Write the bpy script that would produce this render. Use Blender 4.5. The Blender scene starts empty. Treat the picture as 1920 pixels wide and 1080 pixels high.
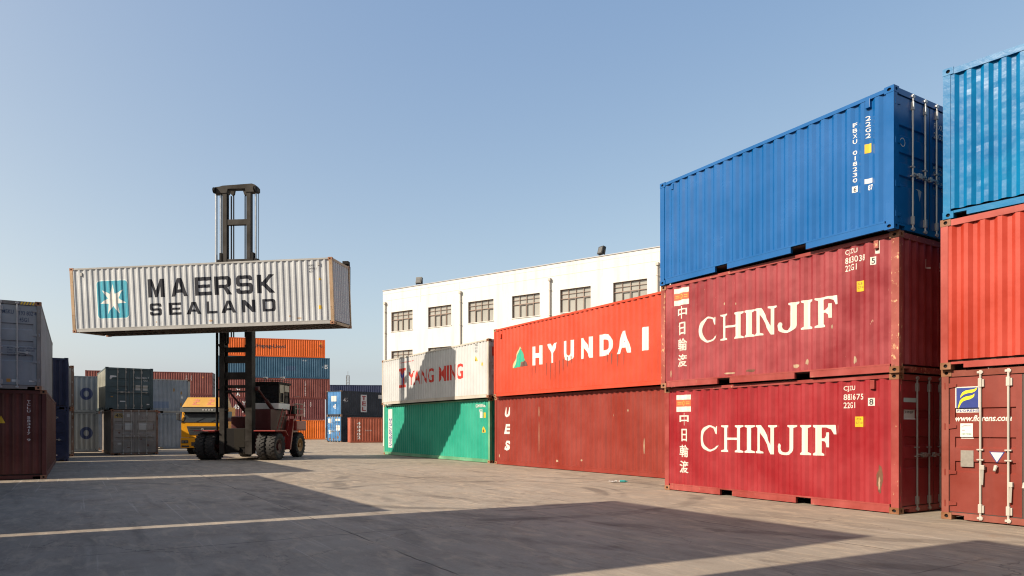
import bpy, bmesh, math, random
from mathutils import Vector, Matrix, noise

# ------------------------------------------------------------------ camera, sky, sun
scene = bpy.context.scene
col = scene.collection
rad = math.radians

cam_data = bpy.data.cameras.new("camera")
cam = bpy.data.objects.new("camera", cam_data)
col.objects.link(cam)
cam.location = (0.0, 0.0, 1.597)
cam.rotation_euler = (rad(90), 0, 0)
cam_data.sensor_width = 36.0
cam_data.lens = 1313.7 / 1920 * 36.0
cam_data.shift_y = (801.2 - 540.0) / 1920.0
cam_data.clip_start = 0.05
cam_data.clip_end = 6000
scene.camera = cam

SUN_AZ = 27.5          # direction the light travels, degrees from +X towards +Y
SUN_EL = 33.0
sun_data = bpy.data.lights.new("sun", 'SUN')
sun_data.energy = 4.7
sun_data.angle = rad(0.5)
sun_data.color = (1.0, 0.87, 0.70)
sun = bpy.data.objects.new("sun", sun_data)
col.objects.link(sun)
sd = Vector((math.cos(rad(SUN_AZ)) * math.cos(rad(SUN_EL)), math.sin(rad(SUN_AZ)) * math.cos(rad(SUN_EL)), -math.sin(rad(SUN_EL))))
sun.rotation_euler = sd.to_track_quat('-Z', 'Y').to_euler()

world = bpy.data.worlds.new("World")
scene.world = world
world.use_nodes = True
wn = world.node_tree
for n in list(wn.nodes):
    wn.nodes.remove(n)
sky = wn.nodes.new("ShaderNodeTexSky")
sky.sky_type = 'NISHITA'
sky.sun_disc = False
sky.sun_elevation = rad(SUN_EL)
# the lamp shines from (-cos az, -sin az); the sky's rotation is measured clockwise from +Y
sky.sun_rotation = math.atan2(-math.cos(rad(SUN_AZ)), -math.sin(rad(SUN_AZ)))
sky.altitude = 0
sky.air_density = 0.7
sky.dust_density = 3.5
sky.ozone_density = 0.5
bg = wn.nodes.new("ShaderNodeBackground")
bg.inputs['Strength'].default_value = 0.12
wo = wn.nodes.new("ShaderNodeOutputWorld")
# the lowest few degrees keep the haze colour of the air just above them
tcw = wn.nodes.new("ShaderNodeTexCoord"); sxw = wn.nodes.new("ShaderNodeSeparateXYZ"); cxw = wn.nodes.new("ShaderNodeCombineXYZ")
mxw = wn.nodes.new("ShaderNodeMath"); mxw.operation = 'MAXIMUM'; mxw.inputs[1].default_value = 0.075
nrw = wn.nodes.new("ShaderNodeVectorMath"); nrw.operation = 'NORMALIZE'
wn.links.new(tcw.outputs['Generated'], sxw.inputs[0]); wn.links.new(sxw.outputs['X'], cxw.inputs['X']); wn.links.new(sxw.outputs['Y'], cxw.inputs['Y'])
wn.links.new(sxw.outputs['Z'], mxw.inputs[0]); wn.links.new(mxw.outputs[0], cxw.inputs['Z']); wn.links.new(cxw.outputs[0], nrw.inputs[0])
wn.links.new(nrw.outputs[0], sky.inputs['Vector'])
# white balance of the hazy sky, plus an even veil of pale blue haze light
wb = wn.nodes.new("ShaderNodeMix"); wb.data_type = 'RGBA'; wb.blend_type = 'MULTIPLY'
wb.inputs[0].default_value = 1.0; wb.inputs[7].default_value = (1.44, 1.13, 0.58, 1)
wv = wn.nodes.new("ShaderNodeMix"); wv.data_type = 'RGBA'; wv.blend_type = 'ADD'
wv.inputs[0].default_value = 1.0; wv.inputs[7].default_value = (0.0, 0.45, 1.68, 1)
wn.links.new(sky.outputs[0], wb.inputs[6]); wn.links.new(wb.outputs[2], wv.inputs[6])
wc = wn.nodes.new("ShaderNodeMix"); wc.data_type = 'RGBA'; wc.blend_type = 'DARKEN'    # the glow round the sun is in the lamp already
wc.inputs[0].default_value = 1.0; wc.inputs[7].default_value = (6.8, 6.5, 6.0, 1)
wn.links.new(wv.outputs[2], wc.inputs[6]); wn.links.new(wc.outputs[2], bg.inputs[0])
wn.links.new(bg.outputs[0], wo.inputs[0])

scene.view_settings.view_transform = 'Standard'
scene.view_settings.look = 'None'
scene.view_settings.exposure = 0.80
scene.view_settings.gamma = 1.0
scene.cycles.pixel_filter_type = 'BLACKMAN_HARRIS'
scene.cycles.filter_width = 1.15

# ------------------------------------------------------------------ helpers
def tag(o, label=None, cat=None, group=None, kind=None):
    if label: o['label'] = label
    if cat: o['category'] = cat
    if group: o['group'] = group
    if kind: o['kind'] = kind
    return o

def empty(name, loc=(0, 0, 0), rot=(0, 0, 0)):
    o = bpy.data.objects.new(name, None)
    o.empty_display_size = 0.3
    o.location = loc
    o.rotation_euler = rot
    col.objects.link(o)
    return o

class MB:
    """collects shapes and links them as one mesh object"""
    def __init__(self):
        self.v = []; self.f = []; self.m = []
    def add(self, vs, fs, mi=0):
        k = len(self.v)
        self.v += [tuple(p) for p in vs]
        for f in fs:
            self.f.append([i + k for i in f]); self.m.append(mi)
    def box(self, x0, x1, y0, y1, z0, z1, mi=0):
        vs = [(x, y, z) for z in (z0, z1) for y in (y0, y1) for x in (x0, x1)]
        self.add(vs, [(0, 2, 3, 1), (4, 5, 7, 6), (0, 1, 5, 4), (2, 6, 7, 3), (0, 4, 6, 2), (1, 3, 7, 5)], mi)
    def cbox(self, x0, x1, y0, y1, z0, z1, c=0.01, mi=0):
        """box with chamfered vertical and horizontal edges"""
        bm = bmesh.new()
        bmesh.ops.create_cube(bm, size=1)
        for v in bm.verts:
            v.co = Vector((x0 + (v.co.x + .5) * (x1 - x0), y0 + (v.co.y + .5) * (y1 - y0), z0 + (v.co.z + .5) * (z1 - z0)))
        bmesh.ops.bevel(bm, geom=list(bm.edges), offset=c, segments=2, profile=0.6, affect='EDGES')
        self.addbm(bm, mi)
    def addbm(self, bm, mi=0):
        bm.verts.ensure_lookup_table(); bm.verts.index_update()
        self.add([v.co[:] for v in bm.verts], [[v.index for v in f.verts] for f in bm.faces], mi)
        bm.free()
    def tube(self, p, q, r, r2=None, n=10, mi=0):
        p = Vector(p); q = Vector(q); d = (q - p)
        if d.length < 1e-6: return
        d.normalize(); r2 = r if r2 is None else r2
        a = d.orthogonal().normalized(); b = d.cross(a)
        vs = []
        for c, rr in ((p, r), (q, r2)):
            for i in range(n):
                t = 2 * math.pi * i / n
                vs.append(c + a * math.cos(t) * rr + b * math.sin(t) * rr)
        fs = [(i, (i + 1) % n, n + (i + 1) % n, n + i) for i in range(n)]
        fs += [tuple(reversed(range(n))), tuple(range(n, 2 * n))]
        self.add(vs, fs, mi)
    def path(self, pts, r, n=8, mi=0):
        for p, q in zip(pts[:-1], pts[1:]):
            self.tube(p, q, r, n=n, mi=mi)
    def bar(self, p, q, w, t, up=(0, 0, 1), mi=0):
        """rectangular bar from p to q, w across, t along up"""
        p = Vector(p); q = Vector(q); d = (q - p).normalized()
        up = Vector(up); s = d.cross(up)
        if s.length < 1e-4: s = d.orthogonal()
        s.normalize(); u = s.cross(d).normalized()
        vs = [c + s * a * w / 2 + u * b * t / 2 for c in (p, q) for a, b in ((-1, -1), (1, -1), (1, 1), (-1, 1))]
        self.add(vs, [(3, 2, 1, 0), (4, 5, 6, 7), (0, 1, 5, 4), (1, 2, 6, 5), (2, 3, 7, 6), (3, 0, 4, 7)], mi)
    def prism(self, poly, axis, a0, a1, mi=0):
        """polygon in the two other axes, swept along axis from a0 to a1"""
        n = len(poly); vs = []
        for a in (a0, a1):
            for (p, q) in poly:
                vs.append({'x': (a, p, q), 'y': (p, a, q), 'z': (p, q, a)}[axis])
        fs = [(i, (i + 1) % n, n + (i + 1) % n, n + i) for i in range(n)]
        fs += [tuple(reversed(range(n))), tuple(range(n, 2 * n))]
        bm = bmesh.new()
        bv = [bm.verts.new(v) for v in vs]
        for f in fs:
            bm.faces.new([bv[i] for i in f])
        bmesh.ops.recalc_face_normals(bm, faces=list(bm.faces))
        bmesh.ops.triangulate(bm, faces=[f for f in bm.faces if len(f.verts) > 4])
        self.addbm(bm, mi)
    def lathe(self, prof, centre, axis='x', n=28, mi=0):
        """prof: (along, radius) closed list"""
        cx, cy, cz = centre; vs = []; m = len(prof)
        for i in range(n):
            t = 2 * math.pi * i / n
            for (a, r) in prof:
                c, s = r * math.cos(t), r * math.sin(t)
                vs.append({'x': (cx + a, cy + c, cz + s), 'y': (cx + c, cy + a, cz + s), 'z': (cx + c, cy + s, cz + a)}[axis])
        fs = []
        for i in range(n):
            j = (i + 1) % n
            for k in range(m):
                l = (k + 1) % m
                fs.append((i * m + k, j * m + k, j * m + l, i * m + l))
        bm = bmesh.new()
        bv = [bm.verts.new(v) for v in vs]
        for f in fs:
            try: bm.faces.new([bv[i] for i in f])
            except ValueError: pass
        bmesh.ops.remove_doubles(bm, verts=list(bm.verts), dist=1e-5)
        bmesh.ops.recalc_face_normals(bm, faces=list(bm.faces))
        self.addbm(bm, mi)
    def build(self, name, mats, parent=None, smooth=False, label=None):
        me = bpy.data.meshes.new(name)
        me.from_pydata(self.v, [], self.f)
        if not isinstance(mats, (list, tuple)): mats = [mats]
        for m in mats: me.materials.append(m)
        if len(mats) > 1:
            me.polygons.foreach_set('material_index', self.m)
        if smooth:
            me.polygons.foreach_set('use_smooth', [True] * len(me.polygons))
        me.update()
        o = bpy.data.objects.new(name, me)
        col.objects.link(o)
        if parent: o.parent = parent
        if label: o['label'] = label
        return o

def copy_tree(o, parent=None):
    c = o.copy(); col.objects.link(c)
    if parent: c.parent = parent
    for ch in list(o.children):
        copy_tree(ch, c)
    return c

# ------------------------------------------------------------------ materials
def new_mat(name):
    m = bpy.data.materials.new(name); m.use_nodes = True
    nt = m.node_tree
    for n in list(nt.nodes): nt.nodes.remove(n)
    out = nt.nodes.new("ShaderNodeOutputMaterial")
    b = nt.nodes.new("ShaderNodeBsdfPrincipled")
    nt.links.new(b.outputs[0], out.inputs[0])
    return m, nt, b

def nd(nt, t, **kw):
    n = nt.nodes.new(t)
    for k, v in kw.items(): setattr(n, k, v)
    return n

def ramp(nt, src, p0, p1, c0=(0, 0, 0, 1), c1=(1, 1, 1, 1)):
    r = nd(nt, "ShaderNodeValToRGB")
    r.color_ramp.elements[0].position = p0; r.color_ramp.elements[1].position = p1
    r.color_ramp.elements[0].color = c0; r.color_ramp.elements[1].color = c1
    nt.links.new(src, r.inputs[0])
    return r.outputs[0]

def mixc(nt, fac, a, b, blend='MIX'):
    m = nd(nt, "ShaderNodeMix", data_type='RGBA', blend_type=blend)
    for sock, val in ((m.inputs[0], fac), (m.inputs[6], a), (m.inputs[7], b)):
        if isinstance(val, (int, float)): sock.default_value = val
        elif isinstance(val, (tuple, list)): sock.default_value = (*val[:3], 1)
        else: nt.links.new(val, sock)
    return m.outputs[2]

def mathn(nt, op, a, b=None):
    m = nd(nt, "ShaderNodeMath", operation=op)
    for s, v in ((m.inputs[0], a), (m.inputs[1], b)):
        if v is None: continue
        if isinstance(v, (int, float)): s.default_value = v
        else: nt.links.new(v, s)
    return m.outputs[0]

def coords(nt, seed=0.0, scale=(1, 1, 1)):
    tc = nd(nt, "ShaderNodeTexCoord")
    mp = nd(nt, "ShaderNodeMapping")
    mp.inputs['Location'].default_value = (seed * 3.7, seed * 7.1, seed * 1.3)
    mp.inputs['Scale'].default_value = scale
    nt.links.new(tc.outputs['Object'], mp.inputs[0])
    return mp.outputs[0]

def noise_t(nt, vec, scale, detail=4, rough=0.55, dist=0.0):
    n = nd(nt, "ShaderNodeTexNoise")
    n.inputs['Scale'].default_value = scale; n.inputs['Detail'].default_value = detail
    n.inputs['Roughness'].default_value = rough; n.inputs['Distortion'].default_value = dist
    nt.links.new(vec, n.inputs['Vector'])
    return n.outputs['Fac']

_seed = [0]
RUST = (0.13, 0.05, 0.022)
def paint(name, c, rust=0.12, streak=0.3, fade=0.15, rough=0.45, chips_glints=0.0, chip_glint_col=(0.55, 0.42, 0.3), bump=0.15, fadecol=None, spec=0.25):
    """weathered paint: faded patches, vertical run streaks, rust blotches, small chipped spots, on azure also painted glints"""
    _seed[0] += 1; s = _seed[0] * 1.37
    c = tuple(x * 0.60 for x in c); chip_glint_col = tuple(x * 0.62 for x in chip_glint_col)
    if fadecol: fadecol = tuple(x * 0.65 for x in fadecol)
    m, nt, b = new_mat(name)
    v = coords(nt, s); vs = coords(nt, s + 5, (5.0, 5.0, 0.33))
    n1 = noise_t(nt, v, 0.9, 5, 0.6)
    light = fadecol or tuple(min(0.9, x * (1 + fade) + 0.03 * fade * 4) for x in c)
    base = mixc(nt, ramp(nt, n1, 0.35, 0.68), tuple(x * (1 - fade * 0.55) for x in c), light)
    n2 = noise_t(nt, vs, 1.4, 6, 0.62)
    dirty = tuple(0.42 * x + 0.012 for x in c)
    base = mixc(nt, mathn(nt, 'MULTIPLY', ramp(nt, n2, 0.52, 0.80), streak), base, dirty)
    n3 = noise_t(nt, v, 3.2, 11, 0.68, 0.4)
    lo = 0.80 - 0.30 * rust
    rf = ramp(nt, n3, lo, lo + 0.045)
    n4 = noise_t(nt, v, 16.0, 5, 0.7)
    rcol = mixc(nt, n4, (0.050, 0.020, 0.011), (0.16, 0.068, 0.028))
    base = mixc(nt, rf, base, rcol)
    if chips_glints > 0:
        n5 = noise_t(nt, coords(nt, s + 9, (1, 1, 0.6)), 13.0, 8, 0.7)
        base = mixc(nt, ramp(nt, n5, 0.74 - 0.16 * chips_glints, 0.76 - 0.16 * chips_glints), base, chip_glint_col)
    nt.links.new(base, b.inputs['Base Color'])
    ro = mathn(nt, 'ADD', mathn(nt, 'MULTIPLY', n1, 0.25), rough - 0.12)
    ro = mathn(nt, 'ADD', ro, mathn(nt, 'MULTIPLY', rf, 0.35))
    nt.links.new(ro, b.inputs['Roughness'])
    if bump:
        bp = nd(nt, "ShaderNodeBump"); bp.inputs['Strength'].default_value = bump; bp.inputs['Distance'].default_value = 0.02
        nb = noise_t(nt, v, 4.5, 4, 0.5)
        nt.links.new(mathn(nt, 'ADD', nb, mathn(nt, 'MULTIPLY', rf, 0.15)), bp.inputs['Height'])
        nt.links.new(bp.outputs[0], b.inputs['Normal'])
    b.inputs['Specular IOR Level'].default_value = spec
    return m

def decal_mat(name, c, under, wear=0.25, rough=0.5):
    """sign-writer's paint, flaked through to the container paint below"""
    _seed[0] += 1; s = _seed[0] * 1.91
    c = tuple(x * 0.66 for x in c); under = tuple(x * 0.60 for x in under)
    m, nt, b = new_mat(name)
    v = coords(nt, s)
    n = noise_t(nt, v, 7.0, 10, 0.72, 0.3)
    lo = 0.80 - 0.22 * wear
    n0 = noise_t(nt, v, 0.8, 3)
    base = mixc(nt, ramp(nt, n0, 0.3, 0.7), c, tuple(x * 0.88 for x in c))
    base = mixc(nt, ramp(nt, n, lo, lo + 0.03), base, under)
    nt.links.new(base, b.inputs['Base Color'])
    b.inputs['Roughness'].default_value = rough
    b.inputs['Specular IOR Level'].default_value = 0.2
    return m

def plain(name, c, rough=0.5, metal=0.0, var=0.15, scale=6.0, spec=0.5):
    _seed[0] += 1
    c = tuple(x * 0.68 for x in c)
    m, nt, b = new_mat(name)
    n = noise_t(nt, coords(nt, _seed[0] * 0.77), scale, 6, 0.6)
    nt.links.new(mixc(nt, n, tuple(x * (1 - var) for x in c), tuple(min(1, x * (1 + var)) for x in c)), b.inputs['Base Color'])
    nt.links.new(mathn(nt, 'ADD', mathn(nt, 'MULTIPLY', n, 0.25), rough - 0.12), b.inputs['Roughness'])
    b.inputs['Metallic'].default_value = metal
    b.inputs['Specular IOR Level'].default_value = spec
    return m

M_DARK = plain('black_hollow', (0.006, 0.006, 0.006), 0.9)
M_RUBBER = plain('gasket_rubber', (0.055, 0.055, 0.048), 0.7)
M_GALV = plain('galvanised_steel', (0.46, 0.45, 0.43), 0.42, 0.35, 0.3, 9)
M_BARWHITE = paint('grimy_white_bar_paint', (0.62, 0.57, 0.50), rust=0.55, streak=0.4, chips_glints=0.5, chip_glint_col=(0.2, 0.12, 0.07))
M_RUSTY = paint('rusted_casting', (0.34, 0.14, 0.06), rust=0.55, streak=0.3, fade=0.5, chips_glints=0.4, chip_glint_col=(0.5, 0.3, 0.16))
M_FLOOR = plain('underside_steel', (0.085, 0.062, 0.05), 0.75, 0, 0.5, 2.5)
M_TYRE = plain('tyre_rubber', (0.030, 0.027, 0.025), 0.8, 0, 0.4, 8)
# ------------------------------------------------------------------ shipping containers
W0 = 2.438
PITCH = (0.072, 0.068, 0.070, 0.068)           # outer flat, slope, inner flat, slope
PSUM = sum(PITCH)

def corr(s, depth=0.041, k=1.0):
    s = (s / k) % PSUM
    if s < PITCH[0]: return 0.0
    s -= PITCH[0]
    if s < PITCH[1]: return depth * s / PITCH[1]
    s -= PITCH[1]
    if s < PITCH[2]: return depth
    s -= PITCH[2]
    return depth * (1 - s / PITCH[3])

def corr_breaks(a0, a1, k=1.0):
    out = [a0]; s = a0; i = 0
    while True:
        s += PITCH[i % 4] * k; i += 1
        if s >= a1 - 0.004: break
        out.append(s)
    out.append(a1)
    return out

def ring_casting(mb, o, su, sv, sn, w, h, rx, rz, hx, hz):
    """one face of a corner casting, w x h, with an oval hole running 35 mm in"""
    angs = []
    ca = math.atan2(h / 2, w / 2)
    for base in (0, ca, math.pi / 2, math.pi - ca, math.pi, math.pi + ca, 1.5 * math.pi, 2 * math.pi - ca):
        angs.append(base)
    full = []
    for i, a in enumerate(angs):
        b = angs[(i + 1) % 8] + (2 * math.pi if i == 7 else 0)
        full += [a, (a + b) / 2]
    vs = []; n = len(full)
    for a in full:                                  # outer rectangle
        c, s = math.cos(a), math.sin(a)
        t = min((w / 2) / abs(c) if abs(c) > 1e-6 else 9, (h / 2) / abs(s) if abs(s) > 1e-6 else 9)
        vs.append((w / 2 + c * t, h / 2 + s * t, 0))
    for d in (0, 0.03):
        for a in full:
            vs.append((hx + rx * math.cos(a), hz + rz * math.sin(a), -d))
    P = [Vector(o) + su * p[0] + sv * p[1] + sn * p[2] for p in vs]
    fs0 = [(i, (i + 1) % n, n + (i + 1) % n, n + i) for i in range(n)] + [(n + i, n + (i + 1) % n, 2 * n + (i + 1) % n, 2 * n + i) for i in range(n)]
    mb.add(P, fs0, 0)
    mb.add([P[2 * n + i] for i in range(n)], [tuple(range(n))], 1)

def casting_mesh(L, h, W, ix, iy, iz):
    """corner casting with holes in its end face and its side face, in container space"""
    mb = MB()
    lx, ly, lz = 0.178, 0.162, 0.118
    x0 = 0.0 if ix == 0 else L - lx; x1 = x0 + lx
    y0 = 0.0 if iy == 0 else W - ly; y1 = y0 + ly
    z0 = 0.0 if iz == 0 else h - lz; z1 = z0 + lz
    X, Y, Z = Vector((1, 0, 0)), Vector((0, 1, 0)), Vector((0, 0, 1))
    e = 0.002
    x0 -= e; x1 += e; y0 -= e; y1 += e
    if iy == 0: ring_casting(mb, (x0, y0, z0), X, Z, -Y, x1 - x0, lz, 0.040, 0.030, (x1 - x0) / 2, lz / 2)
    else: ring_casting(mb, (x1, y1, z0), -X, Z, Y, x1 - x0, lz, 0.040, 0.030, (x1 - x0) / 2, lz / 2)
    if ix == 0: ring_casting(mb, (x0, y1, z0), -Y, Z, -X, y1 - y0, lz, 0.032, 0.032, (y1 - y0) / 2, lz / 2)
    else: ring_casting(mb, (x1, y0, z0), Y, Z, X, y1 - y0, lz, 0.032, 0.032, (y1 - y0) / 2, lz / 2)
    fs = [(0, 2, 3, 1), (4, 5, 7, 6)]
    fs.append((2, 6, 7, 3) if iy == 0 else (0, 1, 5, 4))
    fs.append((1, 3, 7, 5) if ix == 0 else (0, 4, 6, 2))
    mb.add([(x, y, z) for z in (z0, z1) for y in (y0, y1) for x in (x0, x1)], fs, 0)
    return mb

class Box:
    """a container under construction: knows how its faces are shaped so that lettering can follow them"""
    pass

def dent_fn(seed, amp, sharp):
    if amp <= 0: return lambda a, z: 0.0
    def f(a, z):
        d = amp * noise.noise(Vector((a * 0.9, z * 1.1, seed)))
        if sharp:
            q = noise.noise(Vector((a * 3.1, z * 3.7, seed + 9.3)))
            d += amp * sharp * (abs(q) - 0.2)
            d += amp * sharp * 0.5 * noise.noise(Vector((a * 8.0, z * 7.0, seed + 3.3)))
        return d
    return f

BANDS = ((0.19, 0.075), (0.44, 0.06), (0.66, 0.06), (0.90, 0.0))
def door_depth_profile(zb, zt, nb):
    """(z, depth) polyline of a pressed door skin with nb recessed bands"""
    out = [(zb, 0.0)]
    hgt = zt - zb
    for i in range(nb):
        c = zb + hgt * ((0.34, 0.52, 0.735)[i] if nb == 3 else (i + 0.72) / (nb + 0.45))
        hh = 0.075 if nb == 3 else 0.085
        out += [(c - hh - 0.03, 0.0), (c - hh, 0.032), (c + hh, 0.032), (c + hh + 0.014, 0.0)]
    out.append((zt, 0.0))
    return out

def prof_at(prof, z):
    for (z0, d0), (z1, d1) in zip(prof[:-1], prof[1:]):
        if z <= z1: return d0 + (d1 - d0) * max(0.0, (z - z0) / (z1 - z0))
    return 0.0

def container(label, L, h, loc, yaw, m, fm=None, cm=None, door=True, detail=1, dents=0.0, sharp=0.0, group=None, rot=None,
              fork=None, bands=3, barm=None, W=W0, doormat=None, endmat=None, handle='h', posts45=False, beams=False, rods=True, rm=None, fine=0.30):
    """L x W x h container; local x runs along it, the doors are at x = L; m paint, fm frame paint, cm casting paint"""
    fm = fm or m; cm = cm or fm; barm = barm or M_GALV; doormat = doormat or m; endmat = endmat or m
    root = empty("shipping_container", loc, rot or (0, 0, rad(yaw)))
    tag(root, label, "shipping container", group)
    B = Box(); B.root = root; B.L = L; B.h = h; B.W = W; B.m = m
    seed = random.random() * 50
    if fork is None: fork = L < 7
    P = 0.165 if detail else 0.15
    # frame: posts, rails, sills -------------------------------------------------
    rm = rm or fm
    f = MB(); lo, hi = (0.118, h - 0.118) if detail else (0.0, h)
    pw = 0.168
    for (x0, x1) in ((0.003, pw - 0.02), (L - pw + 0.02, L - 0.003)):
        for (y0, y1) in ((0.003, 0.118), (W - 0.118, W - 0.003)):
            f.box(x0, x1, y0, y1, lo, hi)
    ra, rb = (0.178, L - 0.178)
    for (y0, y1) in ((0.008, 0.075), (W - 0.075, W - 0.008)):
        f.box(ra, rb, y0, y1, h - 0.088, h - 0.018, 1)                    # top side rails
        f.box(ra, rb, y0, y1, 0.142, 0.172, 1)                               # bottom rail, upper flange
        cuts = []
        if fork:
            cuts = [(L / 2 - 1.025 - 0.18, L / 2 - 1.025 + 0.18), (L / 2 + 1.025 - 0.18, L / 2 + 1.025 + 0.18)]
        xs = ra
        for c0, c1 in cuts:
            f.box(xs, c0, y0 + 0.004, y1, 0.016, 0.142, 1); xs = c1
        f.box(xs, rb, y0 + 0.004, y1, 0.016, 0.142, 1)
    if posts45:
        for x0 in (0.72, L - 0.72 - 0.14):
            for (y0, y1) in ((0.004, 0.05), (W - 0.05, W - 0.004)):
                f.box(x0, x0 + 0.14, y0, y1, 0.173, h - 0.089)
    # front end rails (x = 0)
    f.box(0.006, 0.10, 0.162, W - 0.162, h - 0.115, h - 0.02)
    f.box(0.006, 0.10, 0.36, W - 0.36, 0.018, 0.15)
    f.box(0.006, 0.10, 0.162, 0.36, 0.105, 0.15); f.box(0.006, 0.10, W - 0.36, W - 0.162, 0.105, 0.15)
    # rear end: header and sill
    f.box(L - 0.10, L - 0.006, 0.162, W - 0.162, h - 0.125, h - 0.02)
    f.box(L - 0.10, L - 0.006, 0.36, W - 0.36, 0.018, 0.125)
    f.box(L - 0.10, L - 0.006, 0.162, 0.36, 0.085, 0.125); f.box(L - 0.10, L - 0.006, W - 0.36, W - 0.162, 0.085, 0.125)
    f.build("frame", [fm, rm], root)
    if detail:
        for ix in (0, 1):
            for iy in (0, 1):
                for iz in (0, 1):
                    casting_mesh(L, h, W, ix, iy, iz).build("corner_casting", [cm, M_DARK], root)
    # roof and floor ---------------------------------------------------------------
    r = MB()
    x = 0.12; k = 0
    while x < L - 0.13:
        x2 = min(x + 0.19, L - 0.12)
        r.box(x, x2, 0.06, W - 0.06, h - 0.07, h - (0.028 if k % 2 else 0.042)); x = x2; k += 1
    r.build("roof", m, root)
    fl = MB(); fl.box(0.1, L - 0.1, 0.06, W - 0.06, 0.125, 0.165)
    if beams:
        x = 0.3
        while x < L - 0.3:
            fl.box(x, x + 0.06, 0.076, W - 0.076, 0.03, 0.125); x += 0.32
        fl.box(0.3, 3.4, W / 2 - 0.52, W / 2 - 0.46, 0.012, 0.124); fl.box(0.3, 3.4, W / 2 + 0.46, W / 2 + 0.52, 0.012, 0.124)
    fl.build("floor", M_FLOOR, root)
    # corrugated walls -------------------------------------------------------------
    def zlev(z0, z1):
        n = max(1, int(round((z1 - z0) / (fine * 0.5 if sharp else fine)))) if dents > 0 else 1
        return [z0 + (z1 - z0) * i / n for i in range(n + 1)]
    DF = dent_fn(seed, dents, sharp)
    a0s, a1s = 0.13, L - 0.13
    if posts45: a0s, a1s = 0.13, L - 0.13
    B.side_br = corr_breaks(a0s, a1s)
    zl = zlev(0.165, h - 0.075); B.zl = zl
    def sdepth(a, z):
        w = min(1.0, max(0.0, (z - 0.165) / 0.3), max(0.0, (h - 0.075 - z) / 0.3), max(0, (a - a0s) / 0.25), max(0, (a1s - a) / 0.25))
        return max(0.013, 0.016 + corr(a - a0s) + DF(a, z) * w)
    ek = 0.25 / PSUM
    e0, e1 = 0.11, W - 0.11
    B.end_br = corr_breaks(e0, e1, ek)
    def edepth(a, z):
        w = min(1.0, max(0.0, (z - 0.165) / 0.3), max(0.0, (h - 0.075 - z) / 0.3), max(0, (a - e0) / 0.25), max(0, (e1 - a) / 0.25))
        return max(0.013, 0.016 + corr(a - e0, 0.045, ek) + DF(a + 31, z) * w)
    prof = door_depth_profile(0.14, h - 0.14, bands)
    def ddepth(a, z): return 0.028 + prof_at(prof, z)
    B.maps = {
        'side': (lambda a, z, e: (a, sdepth(a, z) - e, z), B.side_br, zl),
        'back': (lambda a, z, e: (L - a, W - sdepth(L - a, z) + e, z), [L - q for q in reversed(B.side_br)], zl),
        'front': (lambda a, z, e: (edepth(W - a, z) - e, W - a, z), [W - q for q in reversed(B.end_br)], zl),
        'blind': (lambda a, z, e: (L - edepth(a, z) + e, a, z), B.end_br, zl),
        'door': (lambda a, z, e: (L - ddepth(a, z) + e, a, z), [], [p[0] for p in prof]),
    }
    def panel(face, name, mat):
        fn, br, zz = B.maps[face]
        mb = MB(); n = len(zz)
        vs = [fn(a, z, 0.0) for a in br for z in zz]
        fs = [(i * n + j, (i + 1) * n + j, (i + 1) * n + j + 1, i * n + j + 1) for i in range(len(br) - 1) for j in range(n - 1)]
        mb.add(vs, fs)
        return mb.build(name, mat, root)
    panel('side', "side_wall", m); panel('back', "side_wall", m)
    panel('front', "end_wall", endmat)
    if not door:
        panel('blind', "end_wall", endmat)
    else:
        mid = W / 2; gask = 0.022
        for side in (0, 1):
            y0, y1 = (0.125, mid - 0.012) if side == 0 else (mid + 0.012, W - 0.125)
            d = MB()
            def leaf(ya, yb, pr, mi=0, back=0.05):
                n = len(pr)
                vs = [(L - 0.028 - dd, y, z) for y in (ya, yb) for z, dd in pr]
                vs += [(L - 0.075, y, z) for y in (ya, yb) for z in (pr[0][0], pr[-1][0])]
                fs = [(j, n + j, n + j + 1, j + 1) for j in range(n - 1)]
                fs += [(2 * n, 2 * n + 2, n, 0), (2 * n + 1, n - 1, 2 * n - 1, 2 * n + 3)]
                fs += [tuple([2 * n + 1, 2 * n] + list(range(n))), tuple([2 * n + 2, 2 * n + 3] + list(range(2 * n - 1, n - 1, -1)))]
                bm = bmesh.new(); bv = [bm.verts.new(v) for v in vs]
                for q in fs: bm.faces.new([bv[i] for i in q])
                bmesh.ops.recalc_face_normals(bm, faces=list(bm.faces))
                bmesh.ops.triangulate(bm, faces=[q for q in bm.faces if len(q.verts) > 4])
                d.addbm(bm, mi)
            flat = [(0.14, 0.0), (h - 0.14, 0.0)]
            leaf(y0, y0 + 0.085, flat); leaf(y1 - 0.085, y1, flat)        # leaf stiles
            leaf(y0 + 0.085, y1 - 0.085, prof)
            # rubber gasket round the leaf
            gz0, gz1 = 0.127, h - 0.127
            for (ya, yb, za, zb) in ((y0 - gask, y0, gz0, gz1), (y1, y1 + 0.011, gz0, gz1), (y0, y1, gz0, 0.14), (y0, y1, h - 0.14, gz1)):
                d.box(L - 0.075, L - 0.033, ya, yb, za, zb, 1)
            leaf_o = d.build("door", [doormat, M_RUBBER], root)
            xb = L - 0.004
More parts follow.
